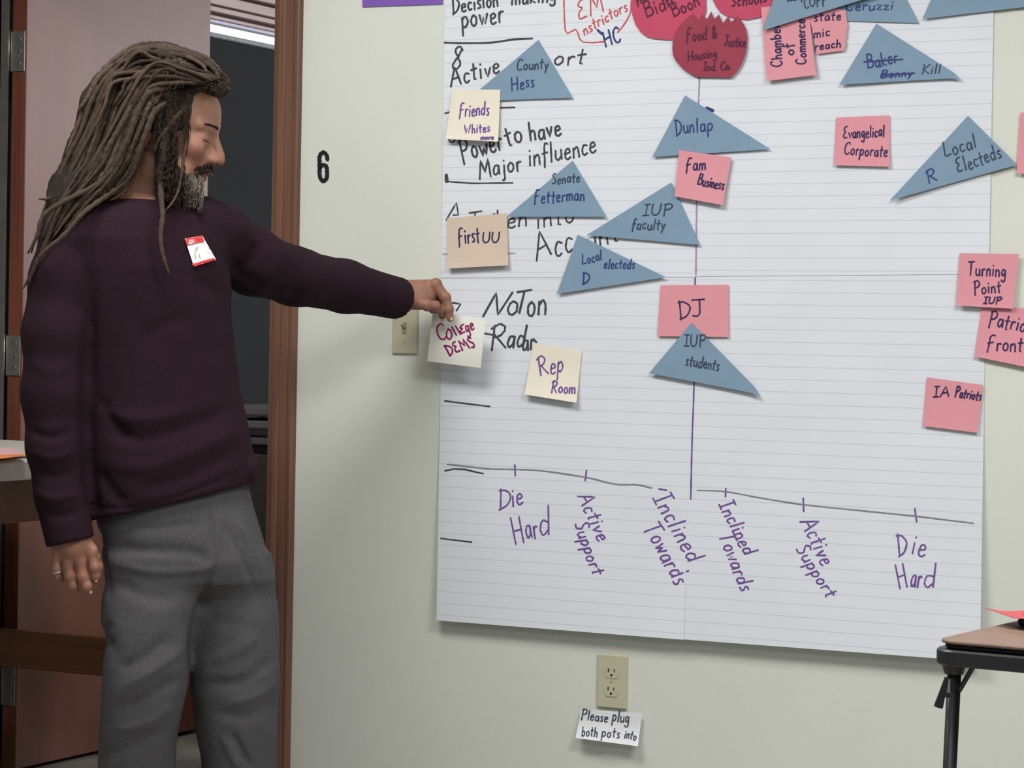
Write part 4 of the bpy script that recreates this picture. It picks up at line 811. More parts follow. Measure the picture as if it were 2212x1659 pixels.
V = np.vstack([hv, lv, rv, cv]); o1 = len(hv); o2 = o1 + len(lv); o3 = o2 + len(rv); Fc = np.vstack([hf, lf + o1, rf + o2, cf + o3])
handc = lambda n_, v_: np.tile(SK, (n_, 1)) * (1 + 0.10 * vnoise(v_, 60.0, 2))[:, None] + (SKP - SK) * (0.25 + 0.25 * vnoise(v_, 45.0, 9))[:, None]
cols = np.vstack([hc, handc(len(lv), lv) * 0.86, handc(len(rv), rv), np.tile(SK, (len(cv), 1))])
mk('body', B2W(V), Fc, M_skin, person, smooth=True, cols=cols)
# nails
for (px, py, d, rad, tl) in ((207, 1251, DR - 0.0015, 4.6, 0.2), (194.5, 1277, DR - 0.0015, 4.2, 0.5), (974, 687, DH - 0.0165, 4.6, 0.1)):
    c = Bp(px, py, d); n = 12; Vn = [c + np.array((0, -0.0012, 0))]
    for k in range(n):
        w = 2 * math.pi * k / n; x_, y_ = math.cos(w) * rad * 0.8, math.sin(w) * rad * 1.35; Vn.append(c + np.array(((x_ * math.cos(tl) + y_ * math.sin(tl)) / S0, 0.0006 * abs(x_) / rad, -(-x_ * math.sin(tl) + y_ * math.cos(tl)) / S0)))
    mk('fingernail', B2W(np.array(Vn)), [(0, 1 + (k + 1) % n, 1 + k) for k in range(n)], mat('nail', (226, 188, 176), 0.3), person, smooth=True)
rg = MB(); cpr = Bp(124, 1236, DR + 0.006); ringp = [B2W((cpr + np.array((0.0105 * math.cos(a), 0.0105 * math.sin(a), 0.002 * math.cos(a))))[None])[0] for a in np.linspace(0, 2 * math.pi, 25)]
rg.tube(ringp, 0.0016, 8, cap=False).build('finger_ring', M_chrome, person, smooth=True, label='silver ring on the little finger')
# eyes and eyebrows
for sy in (-1, 1):
    n = 12; Ve = []; Fe = []
    for i in range(n + 1):
        for j in range(2 * n):
            t, p = math.pi * i / n, math.pi * j / n; Ve.append((0.0730 + 0.0118 * math.cos(t), sy * 0.031 + 0.0118 * math.sin(t) * math.cos(p), -0.001 + 0.0118 * math.sin(t) * math.sin(p)))
    for i in range(n):
        for j in range(2 * n): Fe.append((i * 2 * n + j, i * 2 * n + (j + 1) % (2 * n), (i + 1) * 2 * n + (j + 1) % (2 * n), (i + 1) * 2 * n + j))
    mk('eye', B2W(h2b(Ve)), Fe, mat('eye_dark', (46, 34, 30), 0.2), person, smooth=True)
    eb = MB()
    for k in range(150):
        u = RNG.rand(); y = 0.010 + 0.038 * u; z = 0.0225 + 0.0035 * math.sin(u * 2.2) + RNG.uniform(-0.0022, 0.0022) * (1 - 0.6 * u); j_ = np.argmin(np.hypot(hvl[:, 1] - sy * y, hvl[:, 2] - z) + (hvl[:, 0] < 0.03)); x = hvl[j_, 0] + 0.0004
        pts = [(x, sy * y, z), (x + 0.0012 - 0.003 * u, sy * (y + 0.006), z + 0.0012)]; eb.tube(B2W(h2b(np.array(pts))), [0.0011, 0.0006], 4)
    eb.build('eyebrow', mat('brow_hair', (44, 32, 26), 0.7), person)
# ---------------------------------------------------------------- clothes
M_sw = mat('maroon_knit', (40, 25, 33), 0.95, 0.10, 320, 0.35, 520, 0.12)
M_tr = mat('grey_twill', (80, 79, 82), 0.9, 0.06, 160, 0.22, 420, 0.15)
hz0 = Bp(200, 1122, D0); hz1 = Bp(545, 1044, D0); slope = (hz1[2] - hz0[2]) / (hz1[0] - hz0[0]); hem = (hz0[2] - slope * hz0[0], slope)
s = SDF((base[0] - 0.32, base[1] - 0.30, hz0[2] - 0.08), (base[0] + 0.62, base[1] + 0.60, Bp(300, 380, D0)[2]), 0.004)
R = [(1130, 188, 538, .118), (1100, 184, 548, .124), (1060, 182, 554, .128), (1015, 180, 554, .128), (960, 176, 545, .126), (900, 172, 533, .122), (830, 166, 520, .120), (750, 158, 508, .119), (650, 140, 500, .122), (580, 130, 497, .124), (520, 122, 492, .118), (478, 140, 486, .104), (452, 178, 472, .090), (438, 214, 452, .078), (426, 240, 430, .066)]
zz = [yz(r[0]) for r in R]; s.loft(zz, [Bp((r[1] + r[2]) / 2, r[0], D0)[0] for r in R], [base[1]] * len(R), [(r[2] - r[1]) / 2 / S0 for r in R], [r[3] for r in R], 0.02, bot=hem, top=(Bp(300, 436, D0)[2], 0.0), ex=2.3, tilt=0.28)
q1 = lambda px, py, d: Bp(px, py, d)
s.chain([q1(152, 500, D0 - 0.055), q1(134, 600, D0 - 0.075), q1(122, 720, D0 - 0.09), q1(117, 850, D0 - 0.10), q1(121, 960, D0 - 0.105), q1(134, 1075, D0 - 0.11)], [x / S0 for x in (56, 68, 69, 68, 61, 55)], 0.02)
s.cap(q1(134, 1075, D0 - 0.11), q1(158, 1205, D0 - 0.115), 55 / S0, 50 / S0, 0.008)
s.cap(q1(210, 470, D0 - 0.03), q1(150, 510, D0 - 0.055), 40 / S0, 54 / S0, 0.03)
ds = [D0 + 0.055, D0 + 0.13, D0 + 0.24, D0 + 0.36, DH - 0.045]
s.chain([q1(462, 508, ds[0]), q1(545, 566, ds[1]), q1(640, 598, ds[2]), q1(745, 619, ds[3]), q1(900, 653, ds[4] + 0.03)], [a_ * d_ / F for a_, d_ in zip((60, 70, 61, 56, 42), ds)], 0.02)
s.cap(q1(445, 462, D0 + 0.03), q1(490, 496, D0 + 0.06), 34 / S0, 48 / S0, 0.03)
s.ell(q1(546, 1016, D0 + 0.01), (14 / S0, 0.05, 30 / S0), 0.012)
# flat cuffs and neckline
def cutplane(s, p, n_, rad):
    n_ = np.array(n_, float) / np.linalg.norm(n_); sl, X, Y, Z = s.sub(p - rad, p + rad); d = (X - p[0]) * n_[0] + (Y - p[1]) * n_[1] + (Z - p[2]) * n_[2]
    rr = np.sqrt((X - p[0]) ** 2 + (Y - p[1]) ** 2 + (Z - p[2]) ** 2); a = s.v[sl]; s.v[sl] = np.where(rr < rad, np.maximum(a, d), a)
cutplane(s, q1(154, 1170, D0 - 0.115), (0.26, 0, -1), 0.13)
cutplane(s, q1(860, 645, ds[4]), Bp(860, 645, ds[4] + 0.03) - Bp(780, 622, ds[4] - 0.07) , 0.13)
for (p, q2_, r1_, r2_) in ((h2b(np.array([(-0.03, 0, -0.09)]))[0], h2b(np.array([(-0.030, 0, -0.176)]))[0], 0.060, 0.066),): s.cap(p, q2_, r1_, r2_, 0.006, cut=True)
V, Fc = s.mesh(); V = relax(V, Fc, 2, 0.5)
SWF = [([(200, 600), (192, 760), (186, 900), (196, 1060), (212, 1120)], 14, -8), ([(208, 880), (260, 900), (330, 905), (420, 880)], 16, 5), ([(220, 930), (300, 950), (400, 925), (500, 880)], 16, -5), ([(230, 1000), (320, 1010), (430, 970), (530, 920)], 18, 5), ([(300, 1060), (400, 1030), (520, 970)], 15, -4),
 ([(215, 860), (250, 920), (290, 945)], 14, -7), ([(215, 1010), (240, 1060), (275, 1090)], 14, -6), ([(300, 740), (360, 700), (420, 690)], 20, -3), ([(420, 600), (470, 640), (492, 720)], 18, -4), ([(60, 930), (110, 945), (157, 930)], 11, -5), ([(62, 975), (115, 990), (160, 975)], 11, 4), ([(66, 1010), (115, 1030), (162, 1015)], 11, -5), ([(72, 1060), (120, 1078), (167, 1065)], 11, 4), ([(80, 1100), (130, 1115), (172, 1105)], 10, -4),
 ([(60, 780), (110, 800), (157, 790)], 14, 3), ([(500, 590), (540, 560), (560, 520)], 12, -6), ([(560, 640), (590, 590), (600, 545)], 12, 4), ([(620, 655), (650, 610), (655, 550)], 11, -4), ([(680, 660), (705, 615), (705, 560)], 11, 3), ([(760, 670), (780, 625), (775, 580)], 11, -3), ([(480, 560), (530, 600), (600, 630), (690, 640)], 14, -4), ([(500, 470), (560, 530), (640, 560)], 14, 3), ([(186, 1098), (330, 1090), (530, 1016)], 4.5, -2.5), ([(840, 600), (832, 640), (826, 686)], 5, -2)]
V = folds(V, Fc, SWF, 0.0022)
mk('sweater', B2W(V), Fc, M_sw, person, smooth=True)
s = SDF((base[0] - 0.25, base[1] - 0.28, 0.0), (base[0] + 0.42, base[1] + 0.32, yz(1000)), 0.005)
R = [(1300, 350, 500, .03), (1278, 290, 556, .075), (1250, 240, 586, .108), (1205, 222, 577, .124), (1150, 214, 562, .124), (1090, 208, 548, .116), (1030, 206, 532, .108)]
zz = [yz(r[0]) for r in R]; s.loft(zz, [Bp((r[1] + r[2]) / 2, r[0], D0)[0] for r in R], [base[1] + 0.005] * len(R), [(r[2] - r[1]) / 2 / S0 for r in R], [r[3] for r in R], 0.03, ex=2.2, tilt=0.2)
LR = [(1905, 196, 372, 0.0), (1860, 200, 372, 0.0), (1750, 204, 372, -0.02), (1659, 210, 376, -0.035), (1600, 213, 378, -0.045), (1530, 216, 390, -0.055), (1480, 217, 402, -0.06), (1430, 221, 410, -0.06), (1390, 227, 412, -0.058), (1340, 219, 420, -0.05), (1300, 222, 432, -0.045), (1250, 226, 444, -0.035), (1200, 228, 440, -0.03)]
LL = [(1890, 440, 602, 0.07), (1800, 440, 602, 0.06), (1700, 438, 600, 0.05), (1640, 432, 600, 0.045), (1580, 424, 601, 0.04), (1500, 413, 603, 0.035), (1450, 411, 605, 0.03), (1400, 411, 602, 0.03), (1330, 409, 600, 0.03), (1270, 412, 594, 0.035), (1200, 420, 580, 0.035)]
for L in (LR, LL): s.loft([yz(r[0]) for r in L], [Bp((r[1] + r[2]) / 2, r[0], D0 + r[3])[0] for r in L], [base[1] + r[3] for r in L], [(r[2] - r[1]) / 2 / S0 for r in L], [min(0.088, (r[2] - r[1]) / 2 / S0 * 0.98) for r in L], 0.025, ex=2.1)
V, Fc = s.mesh(); V = relax(V, Fc, 2, 0.5)
TRF = [([(252, 1130), (330, 1140), (440, 1128)], 9, -3), ([(236, 1180), (320, 1190), (420, 1195), (455, 1218)], 13, -4), ([(240, 1215), (330, 1235), (430, 1232), (462, 1221)], 9, 4), ([(240, 1255), (320, 1290), (390, 1290)], 16, -4), ([(462, 1222), (440, 1290), (418, 1360), (410, 1460)], 8, -9), ([(452, 1100), (460, 1160), (462, 1218)], 5, -4), ([(470, 1110), (470, 1160), (464, 1215)], 6, 3),
 ([(255, 1450), (310, 1420), (370, 1370)], 13, -5), ([(260, 1490), (330, 1450), (395, 1400)], 12, 5), ([(255, 1535), (330, 1500), (390, 1460)], 14, -5), ([(250, 1580), (320, 1560), (375, 1520)], 12, 4), ([(225, 1640), (300, 1600), (360, 1580)], 12, -4), ([(235, 1340), (225, 1370), (240, 1405)], 10, -6), ([(480, 1130), (520, 1200), (560, 1290)], 9, -4), ([(505, 1120), (545, 1180), (572, 1250)], 7, 4),
 ([(560, 1370), (520, 1400), (450, 1430)], 14, 4), ([(590, 1420), (530, 1470), (440, 1480)], 14, -5), ([(600, 1470), (560, 1500), (490, 1520)], 11, 4), ([(595, 1510), (540, 1545), (460, 1540)], 13, -4), ([(500, 1580), (520, 1620), (540, 1659)], 8, -5), ([(480, 1590), (500, 1630), (515, 1659)], 8, 4), ([(440, 1300), (470, 1340), (540, 1350)], 14, -3), ([(214, 1135), (222, 1200), (232, 1290)], 9, -9)]
V = folds(V, Fc, TRF, 0.003)
mk('trousers', B2W(V), Fc, M_tr, person, smooth=True)
M_sh = mat('dark_shoe_leather', (44, 38, 36), 0.5, 0.06, 40)
for (an, yw) in ((ANR, -0.55), (ANL, -0.2)):
    dx, dy = math.cos(yw), math.sin(yw); s = SDF((an[0] - 0.22, an[1] - 0.26, 0.0), (an[0] + 0.26, an[1] + 0.22, 0.19), 0.005)
    g = lambda t, z, w=0: (an[0] + dx * t - dy * w, an[1] + dy * t + dx * w, z)
    s.cap(g(0, 0.06), g(0, 0.14), 0.047, 0.050, 0.02); s.cap(g(-0.03, 0.052), g(0.15, 0.05), 0.040, 0.038, 0.03); s.cap(g(0.10, 0.055, 0.012), g(0.17, 0.046, 0.01), 0.042, 0.034, 0.02); s.v = np.maximum(s.v, (0.024 - s.ax[2])[None, None, :]).astype(np.float32)
    V, Fc = s.mesh(); so = mk('shoe', B2W(V), Fc, M_sh, person, smooth=True)
    ring = [g(t, 0, w) for t, w in ((-0.075, 0), (-0.065, 0.032), (-0.03, 0.042), (0.05, 0.042), (0.11, 0.052), (0.17, 0.048), (0.205, 0.02), (0.205, -0.012), (0.17, -0.038), (0.10, -0.046), (0.04, -0.038), (-0.03, -0.042), (-0.065, -0.032))]
    n = len(ring); Vs = [(a, b_, 0.0) for a, b_, _ in ring] + [(a, b_, 0.026) for a, b_, _ in ring]
    mk('sole', B2W(np.array(Vs)), [(i, (i + 1) % n, n + (i + 1) % n, n + i) for i in range(n)] + [tuple(range(n - 1, -1, -1)), tuple(range(n, 2 * n))], mat('rubber_sole', (30, 28, 28), 0.8), so)
# ---------------------------------------------------------------- hair
M_hair = mat('dreadlock_hair', (86, 72, 58), 0.9, 0.14, 260, 0.3, 500, 0.2, attr='tone')
HB = np.array(lin((48, 41, 37))[:3])
s = SDF(Bp(70, 560, D0 - 0.2), Bp(520, 70, D0 + 0.2), 0.004)
e = lambda px, py, db, rx, rb, ry, k=0.02, rot=0.0, cut=False: s.ell(Bp(px, py, D0 + db), (rx / S0, rb, ry / S0), k, ((math.cos(rot), 0, math.sin(rot)), (0, 1, 0), (-math.sin(rot), 0, math.cos(rot))), cut)
e(345, 200, 0, 112, 0.093, 96); e(345, 132, 0, 78, 0.07, 36); e(425, 158, 0, 62, 0.066, 34, rot=-0.35); e(466, 184, 0, 27, 0.058, 26)
e(270, 250, 0, 86, 0.092, 110, rot=0.3); e(385, 238, -0.054, 36, 0.030, 50); e(350, 252, -0.070, 44, 0.024, 30); e(385, 240, 0.052, 40, 0.034, 50); e(345, 262, 0.074, 44, 0.024, 32)
s.cap(Bp(250, 260, D0 - 0.01), Bp(170, 420, D0 - 0.04), 78 / S0, 62 / S0, 0.03); s.cap(Bp(170, 420, D0 - 0.05), Bp(110, 530, D0 - 0.09), 54 / S0, 26 / S0, 0.03)
s.cap(Bp(290, 300, D0 - 0.062), Bp(262, 350, D0 - 0.06), 0.022, 0.012, 0.02)
V, Fc = s.mesh(); N = vnormals(V, Fc); V = V + N * (0.004 * vnoise(V, np.array((60, 60, 22.0)), 4) + 0.002 * vnoise(V, np.array((150, 150, 70.0)), 6))[:, None]
cc = HB * (1 + 0.5 * vnoise(V, np.array((70, 70, 24.0)), 8))[:, None]
hair = mk('hair', B2W(V), Fc, M_hair, person, smooth=True, cols=cc, label='long brown dreadlocks falling over neck and shoulder')
HV = []; HF = []; HC = []
def lock(path, r0, r1=None, tone=None, n=9, seed=None, col=None):
    """one dreadlock: pixel+depth path, slightly lumpy tube"""
    P = spline(path, 7); m_ = len(P); r1 = r1 if r1 else r0 * 0.55; o_ = len(HV); ph = RNG.rand() * 9; pts = [np.array(Bp(p[0], p[1], D0 + p[2])) for p in P]
    t_ = tone if tone is not None else RNG.uniform(0.75, 1.3); c0 = np.array(lin((68, 56, 47))[:3]) if col is None else col
    pa = None
    for i, p in enumerate(pts):
        d = pts[min(i + 1, m_ - 1)] - pts[max(i - 1, 0)]; d = d / max(np.linalg.norm(d), 1e-9); a = np.cross(d, (0.1, 1, 0.05)) if pa is None else pa - d * pa.dot(d); a = a / max(np.linalg.norm(a), 1e-9); pa = a; b_ = np.cross(d, a)
        u = i / (m_ - 1); r = (r0 + (r1 - r0) * u ** 1.5) / S0 * (1 + 0.13 * math.sin(i * 1.9 + ph) + RNG.uniform(-0.08, 0.08)) * min(1, 0.45 + (1 - u) * 6) * min(1, 0.3 + u * 9)
        for k in range(n):
            w = 2 * math.pi * k / n; HV.append(p + (a * math.cos(w) + b_ * math.sin(w)) * r); HC.append(c0 * t_ * (0.85 + 0.3 * u) * RNG.uniform(0.88, 1.12))
    for i in range(m_ - 1):
        for k in range(n): HF.append((o_ + i * n + k, o_ + i * n + (k + 1) % n, o_ + (i + 1) * n + (k + 1) % n, o_ + (i + 1) * n + k))
    HF.append(tuple(o_ + k for k in range(n - 1, -1, -1))); HF.append(tuple(o_ + (m_ - 1) * n + k for k in range(n)))
def flush(name, m_, parent, **k):
    global HV, HF, HC
    mk(name, B2W(np.array(HV)), HF, m_, parent, smooth=True, cols=np.array(HC), **k); HV = []; HF = []; HC = []
N_ = -0.1
seen = [
 ([(324, 98, -.02), (322, 122, -.05), (307, 158, -.085), (289, 195, -.10), (268, 231, -.106), (246, 281, -.108), (231, 332, -.105), (213, 370, -.10)], 7.5, 1.25),
 ([(420, 140, -.045), (390, 132, -.06), (362, 133, -.07), (325, 148, -.085), (304, 175, -.1), (282, 245, -.112), (260, 285, -.115), (252, 330, -.11)], 7, 1.15),
 ([(420, 172, -.066), (385, 162, -.082), (340, 170, -.096), (303, 190, -.108), (276, 245, -.118), (250, 290, -.12), (231, 325, -.118), (216, 360, -.112), (208, 368, -.108), (214, 334, -.112)], 7.5, 1.15),
 ([(395, 186, -.084), (355, 192, -.10), (318, 204, -.112), (294, 250, -.12), (278, 296, -.122), (260, 334, -.12), (238, 372, -.118), (203, 402, -.12), (145, 432, -.135), (95, 464, -.145), (80, 510, -.145), (60, 548, -.14)], 7.5, 1.0),
 ([(370, 215, -.098), (335, 240, -.112), (318, 280, -.118), (300, 330, -.115), (284, 374, -.108), (252, 408, -.112), (215, 434, -.125), (178, 462, -.15), (138, 508, -.162), (100, 540, -.165), (78, 568, -.16), (62, 612, -.15)], 7.2, 1.05),
 ([(352, 285, -.098), (352, 339, -.104), (347, 375, -.102), (348, 426, -.118), (351, 466, -.136), (347, 505, -.148), (351, 549, -.152), (366, 594, -.15)], 7.2, .95),
 ([(402, 262, -.068), (401, 312, -.078), (396, 345, -.086), (392, 376, -.092), (385, 412, -.102), (372, 438, -.118), (356, 456, -.13)], 3.6, 1.1),
 ([(408, 238, -.062), (407, 290, -.070), (402, 340, -.078)], 2.2, .55),
 ([(300, 118, -.03), (240, 146, -.05), (212, 170, -.06), (196, 200, -.066), (182, 222, -.07), (170, 238, -.07)], 7, 1.25),
 ([(310, 108, -.03), (262, 140, -.06), (222, 178, -.075), (195, 225, -.08), (176, 280, -.08), (152, 328, -.08), (132, 372, -.08), (112, 425, -.08), (84, 430, -.08)], 6.5, 1.0),
 ([(290, 150, -.06), (252, 190, -.088), (228, 240, -.098), (206, 300, -.10), (190, 345, -.10), (172, 392, -.10), (140, 440, -.11), (112, 490, -.12), (92, 560, -.12), (66, 600, -.12)], 7, 1.15),
 ([(340, 96, -.01), (300, 104, -.02), (262, 124, -.035), (225, 150, -.045), (202, 185, -.05), (185, 236, -.055), (168, 290, -.06), (142, 345, -.06), (124, 390, -.06), (104, 450, -.07), (92, 505, -.08)], 7.5, .9),
 ([(352, 94, -.01), (392, 108, -.025), (440, 124, -.03), (468, 146, -.03), (482, 172, -.03)], 8, .9), ([(430, 128, -.05), (462, 150, -.055), (474, 178, -.058), (462, 198, -.06)], 6, .8),
 ([(372, 118, -.05), (400, 122, -.06), (436, 140, -.064), (448, 160, -.068)], 6, 1.15), ([(345, 215, -.102), (322, 232, -.112), (300, 285, -.12), (280, 330, -.118), (266, 365, -.112)], 6.5, .85),
 ([(312, 296, -.098), (304, 335, -.102), (292, 372, -.10), (284, 395, -.10), (262, 420, -.106), (236, 434, -.112)], 5.5, .8),
 ([(372, 240, -.095), (366, 268, -.10), (361, 296, -.098), (358, 330, -.095), (360, 365, -.094), (362, 395, -.095)], 5.5, .7),
 ([(392, 222, -.08), (386, 252, -.088), (378, 280, -.092), (372, 320, -.09), (368, 350, -.088)], 6, .6), ([(160, 400, -.10), (128, 452, -.12), (100, 520, -.13), (74, 580, -.13), (50, 624, -.12)], 5, 1.0)]
seen += [([(396, 236, -.086), (376, 258, -.098), (356, 284, -.104), (340, 308, -.102), (334, 330, -.10)], 5.5, .8), ([(384, 258, -.09), (366, 278, -.10), (354, 298, -.102), (350, 330, -.10), (352, 360, -.098)], 5, .65), ([(452, 138, -.045), (410, 118, -.05), (368, 108, -.051), (330, 112, -.056), (300, 128, -.066), (270, 160, -.082), (245, 210, -.097), (226, 270, -.10)], 7, 1.0),
 ([(430, 122, -.03), (390, 107, -.036), (350, 99, -.036), (316, 104, -.042), (280, 124, -.057), (248, 158, -.072), (222, 205, -.087)], 7, .85), ([(400, 112, -.035), (365, 102, -.042), (335, 103, -.046), (305, 116, -.057), (275, 145, -.072), (256, 180, -.085)], 6.5, 1.15),
 ([(468, 150, -.04), (432, 130, -.052), (396, 121, -.059), (356, 119, -.063), (322, 131, -.072), (296, 160, -.088), (276, 210, -.10)], 7, .7)]
for p, r, t_ in seen: lock(p, r, tone=t_)
back = [(352, 92), (300, 101), (250, 132), (212, 172), (192, 215), (172, 270), (148, 330), (128, 378), (106, 440), (88, 500), (68, 580)]
front = [(415, 175), (372, 190), (340, 214), (318, 245), (302, 290), (286, 335), (268, 372), (236, 402), (196, 428), (150, 462), (108, 510)]
bs = np.array([p[:2] for p in spline([(x, y, 0) for x, y in back], 6)]); fs = np.array([p[:2] for p in spline([(x, y, 0) for x, y in front], 6)])
for far in (0, 1):
    for i in range(104 if not far else 40):
        u = (i + RNG.rand()) / (104 if not far else 40); u = u ** 0.9; ln = RNG.uniform(0.55, 1.0); st0 = RNG.uniform(0, 0.12); path = []; ph = RNG.rand() * 6; lay = RNG.uniform(-0.004, 0.024); jx, jy = RNG.normal(0, 5), RNG.normal(0, 4)
        for t in np.linspace(st0, ln, 8):
            k = int(t * (len(bs) - 1)); p = bs[k] * (1 - u) + fs[k] * u
            sd = 0.105 * math.sin(min(1, u * 1.05 + 0.12 + 0.25 * t) * math.pi / 2) * min(1, 0.25 + t * 3.0) - lay + 0.02 * t
            path.append((p[0] + jx + 5 * math.sin(3 * t + ph), p[1] + jy + 4 * math.sin(4 * t + ph * 2), (sd if far else -sd)))
        lock(path, RNG.uniform(3.8, 7.4), tone=RNG.choice([0.4, 0.6, 0.85, 1.1, 1.35]) * RNG.uniform(0.85, 1.1))
for i in range(96):
    u = (i + RNG.rand()) / 96; x0_ = 484 - 178 * u + RNG.normal(0, 6); lay = RNG.uniform(0, 0.012); q_ = RNG.rand() ** 1.8
    y0_ = np.interp(x0_, [290, 330, 345, 390, 440, 470, 490], [107, 92, 90, 103, 126, 146, 170]) + 4 + q_ * 62; y0_ = min(y0_, 190 - 0.25 * max(0, x0_ - 400)) if x0_ > 395 else y0_; dp = -0.018 - 0.085 * math.sin(min(1.0, q_ * 1.05) * 1.35) + lay
    e_ = RNG.uniform(0.15, 1.0); k0 = int((0.10 + 0.2 * RNG.rand()) * (len(bs) - 1)); k1 = int((0.35 + 0.5 * RNG.rand()) * (len(bs) - 1)); m_ = (bs[k0] * (1 - e_ * q_) + fs[k0] * e_ * q_); w_ = (bs[k1] * (1 - e_ * q_) + fs[k1] * e_ * q_)
    h_ = (np.array((x0_, y0_)) + m_) / 2 + np.array((4, -9))
    lock([(x0_, y0_, dp), (h_[0], max(h_[1], np.interp(h_[0], [200, 250, 300, 345, 400], [172, 132, 102, 90, 106]) + 3), dp - 0.012), (m_[0], m_[1], dp - 0.016), ((m_[0] + w_[0]) / 2, (m_[1] + w_[1]) / 2, dp - 0.018), (w_[0], w_[1], dp - 0.016)], RNG.uniform(4.5, 7.5), tone=RNG.choice([0.45, 0.65, 0.9, 1.15]) * RNG.uniform(0.85, 1.1))
# short tangled hairs at the temple and over the brow
for i in range(800):
    k_ = i % 3
    if k_ == 0: x0_, y0_ = RNG.uniform(405, 492), RNG.uniform(140, 196); db = -0.03 - 0.05 * (y0_ - 140) / 56; y0_ = max(y0_, np.interp(x0_, [390, 440, 470, 490], [103, 126, 146, 172])); dx_, dy_ = RNG.uniform(-16, 10), RNG.uniform(-6, 10)
    elif k_ == 1: x0_, y0_ = RNG.uniform(338, 412), RNG.uniform(190, 290); db = -0.072 - 0.03 * min(1, (412 - x0_) / 40); dx_, dy_ = RNG.uniform(-14, 4), RNG.uniform(4, 26)
    else:
        kk = int(RNG.uniform(0.02, 0.95) * (len(bs) - 1)); e_ = RNG.rand(); w_ = bs[kk] * (1 - e_) + fs[kk] * e_; x0_, y0_ = w_; db = -0.115 * math.sin(min(1, e_ + 0.3) * 1.5) - 0.004; dx_, dy_ = RNG.uniform(-22, 6), RNG.uniform(2, 30)
    lock([(x0_, y0_, db), (x0_ + dx_ * .5 + RNG.uniform(-4, 4), y0_ + dy_ * .5 + RNG.uniform(-3, 3), db - 0.006), (x0_ + dx_, y0_ + dy_, db - 0.004)], 0.75 if k_ else 1.0, 0.4, tone=RNG.uniform(0.5, 1.2) * (0.7 if k_ == 1 else 1), n=4)
flush('dreadlocks', M_hair, hair)
# beard
s = SDF(Bp(320, 490, D0 - 0.14), Bp(480, 280, D0 + 0.12), 0.003); LB = lambda c, R_, k=0.012, cut=False: s.ell(c, R_, k, (tuple(HX_), tuple(HY_), tuple(HZ_)), cut)
L2 = lambda x, y, z: h2b(np.array([(x, y, z)]))[0]
LB(L2(0.032, 0, -0.108), (0.048, 0.056, 0.042)); LB(L2(0.044, 0, -0.132), (0.030, 0.042, 0.040), 0.02)
for sy in (-1, 1):
    s.cap(L2(0.004, sy * 0.066, 0.006), L2(0.010, sy * 0.064, -0.085), 0.012, 0.020, 0.015); s.cap(L2(0.010, sy * 0.062, -0.085), L2(0.044, sy * 0.044, -0.105), 0.020, 0.022, 0.02)
    s.cap(L2(0.0905, sy * 0.002, -0.0555), L2(0.073, sy * 0.031, -0.072), 0.0045, 0.0048, 0.006); s.cap(L2(0.073, sy * 0.031, -0.070), L2(0.054, sy * 0.040, -0.098), 0.006, 0.012, 0.01)
s.cap(L2(0.066, -0.02, -0.115), L2(0.056, -0.062, -0.160), 0.030, 0.012, 0.02); s.cap(L2(0.030, -0.05, -0.10), L2(0.028, -0.068, -0.135), 0.024, 0.014, 0.02)
LB(L2(0.088, 0, -0.070), (0.018, 0.021, 0.0085), 0.004, cut=True)
V, Fc = s.mesh(); N = vnormals(V, Fc); V = V + N * (0.0025 * vnoise(V, np.array((160, 160, 45.0)), 4))[:, None]
grey = np.array(lin((128, 118, 108))[:3]); X, Y = toPx(B2W(V)); g = np.clip((X - 386) / 34, 0, 1) * np.clip((Y - 362) / 60, 0.25, 1)
BD = np.array(lin((50, 40, 34))[:3]); bcol = BD + (grey * 0.75 - BD) * g[:, None]; bcol = bcol * (1 + 0.3 * vnoise(V, np.array((200, 200, 60.0)), 8))[:, None]
beard = mk('beard', B2W(V), Fc, M_hair, person, smooth=True, cols=bcol, label='dark beard greying towards its tip')
for i in range(1000):
    u = RNG.rand(); x = 342 + 96 * u; y = RNG.uniform(352, 412) if i % 3 else RNG.uniform(286, 380); x = x if i % 3 else 345 + 38 * u; y = max(y, 352 + (x - 340) * 0.2 + 8) if x > 400 else y; u = (x - 342) / 96; z = -0.084 + 0.055 * max(0, u) ** 1.6 + RNG.uniform(-.008, .008); L = RNG.uniform(22, 52) * (0.55 + 0.6 * u)
    gy = np.clip((x - 396) / 30, 0, 1) * RNG.uniform(0.3, 1.0)
    y = y if u < 0.8 else RNG.uniform(378, 405)
    lock([(x, y, z), (x + RNG.uniform(-3, 4), y + L * .5, z - 0.012), (x + RNG.uniform(-9, 5) - 3 * u, y + L, min(z, -0.05) - 0.03)], 1.2, 0.5, tone=1.0, n=4, col=(BD + (grey - BD) * gy) * RNG.uniform(0.7, 1.25))
for i in range(130):
    x = RNG.uniform(420, 459); y = 352 + (460 - x) * 0.28 + RNG.uniform(-3, 3); L = RNG.uniform(10, 20)
    lock([(x, y, -0.03 + RNG.uniform(-.02, .03)), (x + RNG.uniform(-3, 3), y + L * .6, -0.034), (x + RNG.uniform(-5, 6), y + L, -0.03)], 1.4, 0.7, n=4, col=BD * RNG.uniform(0.9, 3.0))
lock([(450, 352, -0.01), (453, 366, -0.012), (457, 374, -0.012), (460, 382, -0.01)], 2.0, 0.8, n=5, col=grey * 0.7)
flush('whiskers', M_hair, beard)
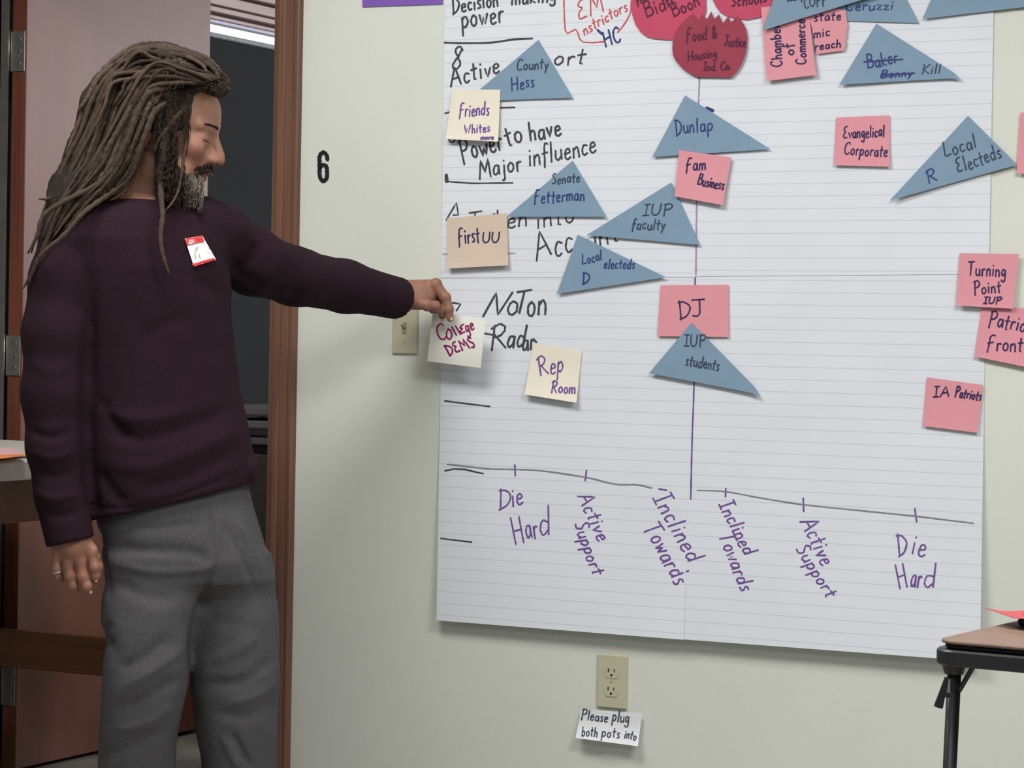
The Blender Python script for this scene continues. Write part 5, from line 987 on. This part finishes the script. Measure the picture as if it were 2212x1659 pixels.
# ---------------------------------------------------------------- sticker name tag on the chest
# name tag: follows the knit under it
swo = [c for c in person.children if c.name.startswith('sweater')][0]; Vw = np.empty(len(swo.data.vertices) * 3, np.float32); swo.data.vertices.foreach_get('co', Vw); Vw = Vw.reshape(-1, 3) + np.array(person['_base']); SX, SY = toPx(Vw); SD = (Vw - CA_) @ np.array(FW)
def front(px, py):
    m_ = (np.abs(SX - px) < 6) & (np.abs(SY - py) < 6); return SD[m_].min() if m_.any() else D0 - 0.12
def tagmesh(name, quad, m, lift, parent, n=8):
    P = [np.array(p, float) for p in quad]; V = []; Fc = []
    for i in range(n + 1):
        for j in range(n + 1):
            u, v = i / n, j / n; p = (P[0] * (1 - u) + P[1] * u) * (1 - v) + (P[3] * (1 - u) + P[2] * u) * v; V.append(at(p[0], p[1], front(*p) - lift))
    for i in range(n):
        for j in range(n): a = i * (n + 1) + j; Fc.append((a, a + 1, a + n + 2, a + n + 1))
    return mk(name, V, Fc, m, parent)
tg = tagmesh('name_tag', [(399, 515), (437, 509), (467, 561), (419, 576)], mat('white_sticker', (240, 238, 238), 0.6), 0.003, person)
tag(tg, label='white sticker name tag with red bands on the chest')
tagmesh('red_band', [(399.5, 515), (437, 509.3), (441, 522), (404, 530)], mat('red_print', (206, 62, 66), 0.6), 0.0042, tg)
tagmesh('red_band', [(414.5, 570), (461, 557), (467, 561), (419, 576)], mat('red_print', (206, 62, 66), 0.6), 0.0042, tg)
V, Fc = ribbons([[(409, 519), (418, 519)], [(408, 523), (421, 523)], [(407, 526), (415, 526)]], 2.6); mk('print', [at(p[0], p[1], front(*p[:2]) - 0.0050) for p in V], Fc, mat('pale_print', (240, 196, 200), 0.6), tg)
V, Fc = ribbons([[(424, 534), (421, 544), (424, 560)], [(430, 548), (432, 556), (433, 561)], [(428, 532), (424, 540)]], 2.2); mk('pencil_mark', [at(p[0], p[1], front(*p[:2]) - 0.0046) for p in V], Fc, mat('pale_pencil', (186, 188, 196), 0.7), tg)
for o in bpy.data.objects:
    if '_base' in o: del o['_base']
